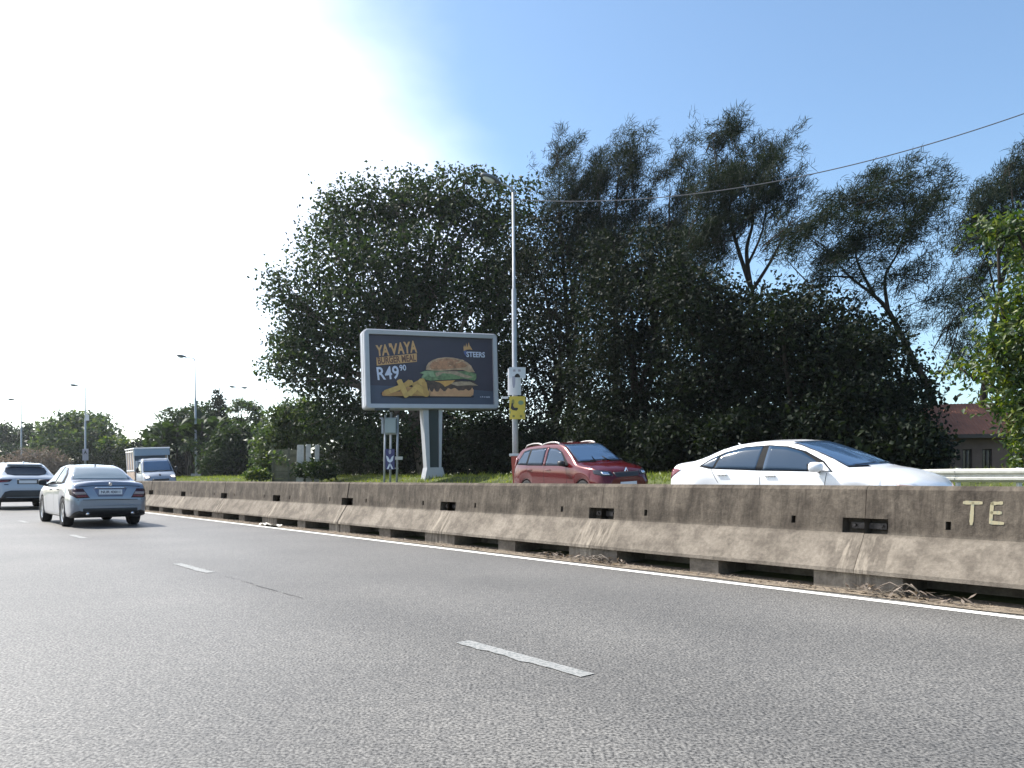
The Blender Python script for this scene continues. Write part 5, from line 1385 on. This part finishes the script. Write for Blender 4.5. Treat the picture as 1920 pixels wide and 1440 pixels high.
c.both("side_window", [(1.22, 1.0), (1.98, .985), (1.98, 1.35), (1.66, 1.315), (1.35, 1.2)], M['glass'], off=.008, nu=16)
c.both("side_window", [(2.07, .985), (3.02, .975), (2.9, 1.1), (2.58, 1.305), (2.2, 1.35), (2.07, 1.35)], M['glass'], off=.008, nu=16)
for sd in (1, -1):
    tl = c.patch("tail_lamp", sorted([(sd * .845, .86), (sd * .60, .865), (sd * .46, .66), (sd * .74, .655), (sd * .845, .73)], key=lambda p: 0) if sd > 0 else [(sd * .845, .86), (sd * .60, .865), (sd * .46, .66), (sd * .74, .655), (sd * .845, .73)], 'rear', M['darklens'], .012, nu=12)
    c.patch("indicator_lens", [(sd * .80, .79), (sd * .565, .795), (sd * .525, .735), (sd * .76, .73)], 'rear', M['paleglass'], .017, nu=8, nv=3, parent=tl)
    c.patch("lower_lens", [(sd * .74, .715), (sd * .52, .72), (sd * .50, .685), (sd * .72, .68)], 'rear', M['redlens'], .016, nu=6, nv=2, parent=tl)
c.patch("plate_recess", [(-.38, .875), (.38, .875), (.27, .69), (-.27, .69)], 'rear', pm("recess_shade_paint", (0.11, 0.13, 0.20), .4, .5, coat=.5), .003, nu=10)  # patch lies flush; the darker colour paints in the recess's shade
c.plate('rear', -.26, .26, .735, .845, "NUR 43011")
c.patch("plate_trim", [(-.34, .893), (.34, .893), (.34, .873), (-.34, .873)], 'rear', M['chrome'], .02, nu=8, nv=2)
c.patch("bumper_gap", [(-.84, .625), (.84, .625), (.84, .612), (-.84, .612)], 'rear', M['trim'], .004, nu=14, nv=1)
c.patch("boot_gap", [(-.80, .905), (-.40, .935), (0, .94), (.40, .935), (.80, .905), (.80, .895), (.40, .925), (0, .93), (-.40, .925), (-.80, .895)], 'rear', M['trim'], .003, nu=14, nv=1)
c.patch("diffuser", [(-.60, .43), (.60, .43), (.68, .31), (.45, .26), (-.45, .26), (-.68, .31)], 'rear', M['plastic'], .012, nu=14)
for sd in (1, -1):
    mb = MB(); mb.tube([(.0, sd * .5, .31), (.2, sd * .5, .31)], .035, 10); mb.build("exhaust_tip", M['chrome'], c.root, smooth=True)
c.patch("bumper_crease", [(-.82, .50), (.82, .50), (.82, .485), (-.82, .485)], 'rear', M['silver'], .016, nu=14, nv=1)
c.mirror(3.02, 1.0, .88, M['plastic'], (.12, .20, .14))
for sd in (1, -1): c.seam([(2.03, .97), (2.03, .32)], sd); c.seam([(3.08, .93), (3.08, .32)], sd); c.seam([(1.25, .96), (1.38, .72)], sd)
c.handles((1.55, 2.45), (.845, .83), M['silver'])
mb = MB(); mb.tube([(1.62, 0, 1.39), (1.60, 0, 1.46)], [.02, .008], 6); mb.build("antenna", M['plastic'], c.root)
mb = MB(); mb.tube([(.045, 0, .968), (.03, 0, .965)], .038, 14); mb.build("badge", M['chrome'], c.root)
c.wheels(5)
c.root.scale = (0.93, 0.885, 0.97)

# --- white SUV further ahead
S = dict(L=4.73, zs=.30, r=.37, arch=.425, axles=(.97, 3.84), track=.82, tw=.125,
  zb=[(0, .42), (.3, .28), (.6, .25), (4.0, .25), (4.5, .30), (4.73, .42)],
  w=[(0, .72), (.06, .84), (.2, .92), (.6, .965), (4.0, .965), (4.4, .92), (4.65, .78), (4.73, .6)],
  wsh=[(0, .70), (.06, .80), (.2, .87), (.6, .91), (1.2, .915), (3.6, .905), (4.2, .84), (4.6, .68), (4.73, .5)],
  zsh=[(0, .66), (.05, .90), (.12, 1.0), (.4, 1.06), (.9, 1.08), (2, 1.03), (3.4, 1.0), (4.2, .92), (4.6, .76), (4.73, .6)],
  ze=[(0, .70), (.05, .94), (.12, 1.06), (.30, 1.16), (.55, 1.34), (.75, 1.48), (1.2, 1.555), (2.0, 1.58), (2.7, 1.54), (3.2, 1.28), (3.6, 1.06), (4.2, .95), (4.6, .79), (4.73, .62)],
  wr=[(0, .60), (.06, .74), (.15, .78), (.35, .76), (.6, .665), (.85, .62), (2.0, .64), (2.7, .66), (3.6, .78), (4.2, .72), (4.6, .55), (4.73, .4)],
  zt=[(0, .74), (.03, .90), (.06, 1.03), (.12, 1.10), (.28, 1.20), (.5, 1.36), (.66, 1.50), (.8, 1.575), (1.2, 1.625), (2.0, 1.652), (2.7, 1.60), (3.2, 1.33), (3.65, 1.09), (4.2, 1.0), (4.6, .82), (4.73, .65)])
c = Car("white_suv", "white SUV with a wide dark rear window driving away at the left edge", "car", S, M['white_shaded'], R(31.7 - .97, 4.22, 0), rot_of(U))
c.patch("rear_window", [(-.62, 1.30), (-.56, 1.21), (-.35, 1.17), (.35, 1.17), (.56, 1.21), (.62, 1.30), (.57, 1.44), (.4, 1.475), (-.4, 1.475), (-.57, 1.44)], 'rear', M['glass'], .010, nu=18, nv=8)
c.patch("windscreen", [(-.72, 1.13), (.72, 1.13), (.60, 1.56), (-.60, 1.56)], 'front', M['screen'], .008, nu=14, nv=8)
c.both("side_window", [(.75, 1.16), (1.95, 1.08), (1.95, 1.53), (1.3, 1.50), (1.0, 1.40)], M['glass'], off=.007, nu=16)
c.both("side_window", [(2.05, 1.08), (3.25, 1.04), (3.1, 1.18), (2.68, 1.48), (2.05, 1.53)], M['glass'], off=.007, nu=16)
for sd in (1, -1):
    tl = c.patch("tail_lamp", [(sd * .86, 1.03), (sd * .44, 1.03), (sd * .52, .955), (sd * .86, .925)], 'rear', M['darklens'], .014, nu=12)
    c.patch("red_lens", [(sd * .84, .985), (sd * .56, .985), (sd * .60, .945), (sd * .84, .93)], 'rear', M['redlens'], .019, nu=8, nv=3, parent=tl)
c.patch("plate_recess", [(-.31, 1.035), (.31, 1.035), (.31, .875), (-.31, .875)], 'rear', M['plastic'], .006, nu=8)
c.plate('rear', -.26, .26, .90, 1.0)
c.patch("lower_bumper", [(-.80, .40), (-.66, .62), (-.5, .66), (.5, .66), (.66, .62), (.80, .40), (.5, .34), (-.5, .34)], 'rear', M['plastic'], .014, nu=18)
c.patch("reflector", [(-.82, .80), (-.66, .78), (-.66, .68), (-.80, .70)], 'rear', M['trim'], .012, nu=6)
c.patch("badge", [(.56, .87), (.68, .87), (.68, .85), (.56, .85)], 'rear', M['trim'], .012, nu=3, nv=1)
mb = MB(); mb.box((.70, 0, 1.555), (.22, 1.06, .03), bev=.012); mb.build("spoiler", M['white'], c.root)
mb = MB(); mb.box((1.05, 0, 1.635), (.14, .05, .06), bev=.02); mb.build("antenna_fin", M['white'], c.root)
c.mirror(3.15, 1.12, .92, M['plastic'], (.13, .22, .15))
c.wheels(5); c.handles((1.5, 2.5), (.95, .93), M['white'])

# --- red people carrier on the far carriageway, coming towards the viewer's right
S = dict(L=4.5, zs=.28, r=.30, arch=.34, axles=(.85, 3.66), track=.75,
  zb=[(0, .36), (.3, .24), (4.2, .22), (4.5, .34)],
  w=[(0, .70), (.06, .80), (.2, .85), (.6, .872), (3.9, .872), (4.25, .82), (4.42, .70), (4.5, .55)],
  wsh=[(0, .66), (.06, .76), (.2, .81), (.6, .84), (1.2, .85), (3.4, .845), (3.9, .80), (4.3, .70), (4.5, .48)],
  zsh=[(0, .66), (.05, .88), (.12, .97), (.3, 1.02), (.9, 1.02), (2, .985), (3.2, .955), (3.9, .90), (4.3, .78), (4.5, .6)],
  ze=[(0, .70), (.05, .96), (.10, 1.12), (.2, 1.32), (.4, 1.48), (.8, 1.545), (1.6, 1.575), (2.3, 1.56), (2.6, 1.49), (3.0, 1.27), (3.42, 1.03), (3.9, .945), (4.3, .82), (4.5, .63)],
  wr=[(0, .62), (.06, .70), (.15, .72), (.3, .68), (.6, .635), (1.4, .63), (2.3, .63), (2.7, .655), (3.42, .745), (3.9, .70), (4.3, .60), (4.5, .4)],
  zt=[(0, .74), (.03, .95), (.07, 1.15), (.15, 1.36), (.28, 1.53), (.5, 1.595), (.9, 1.625), (1.6, 1.645), (2.2, 1.635), (2.6, 1.555), (3.0, 1.33), (3.48, 1.07), (3.8, 1.03), (4.15, .945), (4.38, .83), (4.5, .66)])
def far_spot(t, d): return R(t, d, gz(d) + .004)
c = Car("red_people_carrier", "red people carrier with silver roof rails on the far carriageway", "car", S, M['red'], far_spot(17.55, 15.7), rot_of(-U) - math.radians(10), ROLL)
c.both("window_surround", [(.30, 1.06), (1.0, 1.025), (3.06, .985), (2.96, 1.08), (2.60, 1.36), (2.3, 1.475), (1.7, 1.51), (.9, 1.495), (.55, 1.44)], M['trim'], off=.004, nu=26)
c.both("side_window", [(.36, 1.085), (.86, 1.055), (.90, 1.47), (.60, 1.42)], M['glass_rear'], off=.009, nu=12)
c.both("side_window", [(.94, 1.055), (1.76, 1.03), (1.76, 1.49), (1.00, 1.475)], M['glass_rear'], off=.009, nu=12)
c.both("door_pillar", [(1.78, 1.0), (1.90, 1.0), (1.90, 1.52), (1.78, 1.52)], M['red'], off=.008, nu=4)
c.both("side_window", [(1.93, 1.02), (2.86, 1.0), (2.74, 1.20), (2.52, 1.38), (2.25, 1.455), (1.93, 1.48)], M['glass_rear'], off=.009, nu=14)
c.patch("windscreen_seal", [(-.73, 1.06), (.73, 1.06), (.60, 1.575), (-.60, 1.575)], 'front', M['trim'], .005, nu=16, nv=10)
c.patch("windscreen", [(-.69, 1.095), (.69, 1.095), (.575, 1.55), (-.575, 1.55)], 'front', M['screen'], .009, nu=16, nv=10)
c.patch("rear_window", [(-.6, 1.12), (.6, 1.12), (.54, 1.48), (-.54, 1.48)], 'rear', M['glass'], .008, nu=12)
for sd in (1, -1):
    hl = c.patch("headlamp", [(sd * .78, .86), (sd * .46, .80), (sd * .42, .70), (sd * .70, .70), (sd * .80, .76)], 'front', M['glass'], .012, nu=12)
    c.patch("lamp_reflector", [(sd * .70, .80), (sd * .54, .78), (sd * .52, .72), (sd * .68, .73)], 'front', M['chrome'], .018, nu=6, nv=3, parent=hl)
    c.patch("tail_lamp", [(sd * .80, 1.25), (sd * .68, 1.28), (sd * .66, .86), (sd * .82, .82)], 'rear', M['redlens'], .012, nu=6)
    # roof rails with three feet
    y = sd * .60; mb = MB(); z = 1.60
    for a, b in ((.50, 1.46), (1.38, 2.36)):
        mb.tube([(a, y, z - .09), (a + .10, y, z + .005), (a + .3, y, z + .035), ((a + b) / 2, y, z + .05), (b - .25, y, z + .045), (b - .08, y, z + .015), (b, y, z - .06)], [.024, .026, .022, .022, .022, .026, .024], 8)
    mb.build("roof_rail", pm("rail_silver", (.42, .40, .38), .4, .5), c.root, smooth=True)
c.patch("grille", [(-.40, .78), (.40, .78), (.36, .66), (-.36, .66)], 'front', M['plastic'], .010, nu=10)
mb = MB(); bm_ = [(0.0, .105), (.06, 0), (0, -.105), (-.06, 0)]; xg = c.cast('front', 0, .80)[0].x
for k in range(4):
    a, b = bm_[k], bm_[(k + 1) % 4]; mb.poly([(xg + .016, a[0], .80 + a[1]), (xg + .016, b[0], .80 + b[1]), (xg + .022, b[0] * .5, .80 + b[1] * .55), (xg + .022, a[0] * .5, .80 + a[1] * .55)])
mb.build("badge", M['chrome'], c.root)
for k in (-.38, .0): c.patch("wiper", [(k + .02, 1.10), (k + .52, 1.115), (k + .52, 1.11), (k + .02, 1.09)], 'front', M['trim'], .018, nu=6, nv=1)
c.mirror(2.88, 1.06, .86, M['plastic'], (.12, .21, .15))
for sd in (1, -1): c.seam([(1.85, .98), (1.85, .35)], sd); c.seam([(2.95, .98), (2.98, .6), (2.9, .35)], sd); c.seam([(.92, 1.02), (1.0, .75)], sd)
c.handles((1.12, 2.08), (.90, .885), M['red'])
mb = MB(); mb.tube([(2.1, 0, 1.63), (1.98, 0, 1.74)], [.012, .005], 6); mb.build("antenna", M['plastic'], c.root)
c.patch("badge", [(-.1, .5), (.1, .5), (.1, .46), (-.1, .46)], 'rear', M['chrome'], .008, nu=3, nv=1)
c.wheels(5); c.plate('front', -.26, .26, .42, .53)

# --- white sedan on the near lane of the far carriageway
S = dict(L=4.62, zs=.26, r=.30, arch=.335, axles=(1.0, 3.70), track=.765,
  zb=[(0, .34), (.3, .22), (4.3, .20), (4.62, .32)],
  w=[(0, .70), (.06, .80), (.2, .86), (.6, .886), (3.9, .886), (4.3, .83), (4.52, .70), (4.62, .52)],
  wsh=[(0, .64), (.06, .74), (.2, .80), (.6, .835), (1.2, .855), (3.5, .86), (4.0, .83), (4.4, .70), (4.62, .46)],
  zsh=[(0, .62), (.04, .84), (.10, .93), (.3, .985), (.8, 1.005), (1.4, .955), (2.2, .915), (3.3, .885), (3.9, .83), (4.4, .71), (4.62, .54)],
  ze=[(0, .64), (.04, .88), (.09, .99), (.2, 1.06), (.5, 1.10), (.8, 1.18), (1.1, 1.29), (1.45, 1.365), (2.0, 1.40), (2.45, 1.375), (2.85, 1.25), (3.2, 1.11), (3.6, .93), (3.9, .87), (4.4, .74), (4.62, .56)],
  wr=[(0, .58), (.06, .68), (.2, .72), (.5, .72), (.9, .66), (1.4, .585), (2.0, .57), (2.45, .59), (3.0, .67), (3.6, .765), (3.9, .74), (4.4, .60), (4.62, .4)],
  zt=[(0, .66), (.02, .78), (.05, .95), (.09, 1.055), (.14, 1.095), (.4, 1.125), (.62, 1.15), (1.0, 1.30), (1.4, 1.415), (1.9, 1.458), (2.3, 1.452), (2.6, 1.405), (3.0, 1.27), (3.45, 1.085), (3.76, .96), (4.05, .91), (4.35, .81), (4.52, .70), (4.62, .58)])
c = Car("white_sedan", "white sedan on the far carriageway close behind the barrier at the right", "car", S, M['white'], far_spot(.798 * 12.0 + .02, 12.88), rot_of(-U), ROLL)
c.both("window_surround", [(.74, 1.02), (.98, .975), (2.0, .93), (3.30, .90), (3.12, 1.07), (2.76, 1.245), (2.42, 1.34), (2.05, 1.372), (1.6, 1.355), (1.2, 1.27), (.92, 1.14)], M['trim'], off=.004, nu=30)
c.both("quarter_window", [(.82, 1.035), (1.06, .99), (1.12, 1.20), (.95, 1.13)], M['glass_rear'], off=.009, nu=8)
c.both("side_window", [(1.10, .985), (1.92, .95), (1.95, 1.345), (1.6, 1.335), (1.24, 1.255), (1.16, 1.20)], M['glass_rear'], off=.009, nu=16)
c.both("side_window", [(2.06, .945), (3.12, .92), (2.96, 1.09), (2.69, 1.24), (2.40, 1.32), (2.06, 1.352)], M['glass_rear'], off=.009, nu=16)
c.both("mirror_base", [(3.10, .905), (3.27, .905), (3.10, 1.05), (3.01, 1.05)], M['white'], off=.011, nu=5, nv=3)
c.patch("windscreen_seal", [(-.75, .965), (.75, .965), (.56, 1.415), (-.56, 1.415)], 'front', M['trim'], .005, nu=18, nv=12)
c.patch("windscreen", [(-.725, .99), (.725, .99), (.545, 1.40), (-.545, 1.40)], 'front', M['screen'], .009, nu=18, nv=12)
c.patch("rear_window", [(-.64, 1.17), (.64, 1.17), (.50, 1.385), (-.50, 1.385)], 'rear', M['glass'], .008, nu=14, nv=8)
for k in (-.60, .02): c.patch("wiper", [(k, 1.0), (k + .56, 1.018), (k + .56, 1.012), (k, .992)], 'front', M['trim'], .014, nu=6, nv=1)
for sd in (1, -1):
    tl = c.patch("tail_lamp", [(sd * .79, .955), (sd * .60, .985), (sd * .40, .93), (sd * .50, .84), (sd * .80, .80)], 'rear', M['redlens'], .012, nu=10)
    c.patch("tail_lamp_wrap", [(.03, .83), (.12, .83), (.34, .965), (.14, .985), (.05, .93)], 'side', M['redlens'], .010, side=sd, nu=10)
    c.patch("headlamp", [(sd * .80, .70), (sd * .5, .62), (sd * .45, .53), (sd * .78, .58)], 'front', M['paleglass'], .010, nu=8)
for sd in (1, -1):
    c.seam([(2.02, .92), (2.02, .32)], sd); c.seam([(3.20, .88), (3.16, .6), (3.05, .32)], sd); c.seam([(1.02, .99), (1.18, .72)], sd)
c.handles((1.28, 2.22), (.865, .84), M['chrome'])
c.patch("grille", [(-.45, .56), (.45, .56), (.40, .46), (-.40, .46)], 'front', M['plastic'], .01, nu=10)
c.mirror(3.06, .985, .875, M['white'], (.15, .27, .175))
c.wheels(5); c.plate('front', -.26, .26, .40, .51)
mb = MB(); mb.tube([(1.15, 0, 1.35), (1.06, 0, 1.43)], [.03, .008], 6); mb.build("antenna_fin", M['white'], c.root)
c.root.scale = (1.03, 1.0, 1.0)

# --- white truck with a canopy, coming along the far carriageway
S = dict(L=2.05, zs=.34, r=.30, arch=.34, axles=(1.25,), track=.66,
  zb=[(0, .34), (1.7, .30), (2.05, .36)],
  w=[(0, .80), (1.5, .81), (1.85, .79), (2.0, .74), (2.05, .68)],
  wsh=[(0, .80), (1.4, .80), (1.8, .77), (2.0, .70), (2.05, .64)],
  zsh=[(0, 1.08), (1.4, 1.02), (1.8, .94), (1.98, .84), (2.05, .72)],
  ze=[(0, 1.82), (.8, 1.83), (1.0, 1.77), (1.3, 1.46), (1.62, 1.10), (1.8, 1.00), (1.98, .88), (2.05, .76)],
  wr=[(0, .66), (.8, .66), (1.0, .665), (1.35, .71), (1.65, .75), (1.8, .73), (1.98, .66), (2.05, .6)],
  zt=[(0, 1.90), (.7, 1.905), (.95, 1.85), (1.3, 1.52), (1.66, 1.145), (1.8, 1.08), (1.95, .95), (2.02, .84), (2.05, .78)])
trot, tr_t, tr_d = rot_of(-U) - math.radians(4), 42.0, 11.8
c = Car("white_truck", "small white truck with a canopied load box and lit headlamps on the far carriageway", "truck", S, pm("shaded_truck_white", (.24, .28, .34), .4, coat=.3), far_spot(tr_t + 2.05, tr_d), trot, ROLL)  # cab white is darkened and blued, painting in the shade on its front
c.body.name = "cab"
c.patch("windscreen_seal", [(-.70, 1.19), (.70, 1.19), (.60, 1.80), (-.60, 1.80)], 'front', M['trim'], .005, nu=14, nv=8)
c.patch("windscreen", [(-.67, 1.225), (.67, 1.225), (.58, 1.775), (-.58, 1.775)], 'front', M['screen'], .009, nu=14, nv=8)
c.both("side_window", [(.25, 1.14), (1.42, 1.10), (1.25, 1.40), (.98, 1.70), (.25, 1.74)], M['glass'], off=.008, nu=14)
for sd in (1, -1):
    hl = c.patch("headlamp_unit", [(sd * .74, .96), (sd * .48, .98), (sd * .48, .86), (sd * .74, .83)], 'front', M['paleglass'], .010, nu=8)
    c.patch("headlamp", [(sd * .70, .945), (sd * .54, .955), (sd * .54, .88), (sd * .70, .87)], 'front', M['headlit'], .016, nu=6, parent=hl)
c.patch("grille_badge", [(-.05, 1.05), (.03, 1.05), (.05, .97), (-.02, .95)], 'front', M['trim'], .010, nu=4, nv=2)
c.patch("grille", [(-.40, .80), (.40, .80), (.40, .70), (-.40, .70)], 'front', M['plastic'], .010, nu=8)
c.patch("bumper", [(-.66, .62), (.66, .62), (.66, .42), (-.66, .42)], 'front', M['plastic'], .03, nu=10)
for k in (-.45, .05): c.patch("wiper", [(k, 1.205), (k + .42, 1.235), (k + .42, 1.22), (k, 1.185)], 'front', M['trim'], .018, nu=5, nv=1)
c.mirror(1.25, 1.30, .86, M['plastic'], (.08, .17, .26))
tw = M['white']; rt = c.root
tan = pm("load_side_tan", (.40, .30, .23), .6, var=.3, vscale=3)
def tb(name, cc, sz, mat, bev=.01, parent=None):
    mb = MB(); mb.box(cc, sz, bev=bev); return mb.build(name, mat, parent or rt)
Lb, wB = 2.25, .86                                # load box runs from x=-2.9 to 0; canopy reaches over the cab
tb("load_bed", (-Lb / 2 - .02, 0, .75), (Lb - .02, 1.66, .12), M['plastic'])
for sd in (1, -1): tb("drop_side", (-Lb / 2 - .02, sd * .83, 1.0), (Lb - .06, .05, .42), tan)
tb("tailboard", (-Lb + .0, 0, 1.0), (.05, 1.60, .42), tan)
tb("headboard", (-.06, 0, 1.30), (.06, 1.56, 1.0), M['white'])
rf = tb("canopy_roof", (-Lb / 2 + .14, 0, 2.445), (Lb + .42, 1.80, .07), tw, .03)
tb("canopy_front", (.30, 0, 2.23), (.05, 1.74, .36), pm("canopy_panel", (.26, .33, .41), .5))
for sd in (1, -1):
    for xx in (-2.18, -1.5, -.8, -.12): tb("canopy_post", (xx, sd * .83, 1.82), (.07, .06, 1.20), tw, .012)
    for zz in (1.28, 2.30): tb("canopy_bar", (-Lb / 2 - .02, sd * .852, zz), (Lb - .1, .035, .07), tw, .01)
    tb("side_curtain", (-Lb / 2 - .02, sd * .80, 1.8), (Lb - .15, .02, .98), tan, .004)
tb("inner_bulkhead", (-.20, 0, 1.95), (.03, 1.5, .72), pm("canopy_inner", (.16, .20, .27), .7))
tb("chassis", (-1.0, 0, .55), (2.4, .7, .16), M['plastic'])
c.wheels(6)
c.S['axles'] = (-1.35,); c.S['track'] = .64; c.wheels(6)

# ------------------------------------------------------------------ haze: thin sunlit air
hz, hnt, hb = nodes("haze_air")
hnt.nodes.remove(hb)
pv = hnt.nodes.new('ShaderNodeVolumePrincipled')
pv.inputs['Color'].default_value = (0.92, 0.96, 1.0, 1); pv.inputs['Density'].default_value = 0.00024; pv.inputs['Anisotropy'].default_value = 0.6
hnt.links.new(pv.outputs[0], hnt.nodes['Material Output'].inputs['Volume'])
mb = MB(); mb.box((0, 260, 11.5), (1700, 1700, 25.0))
tag(mb.build("haze", hz), kind='stuff')
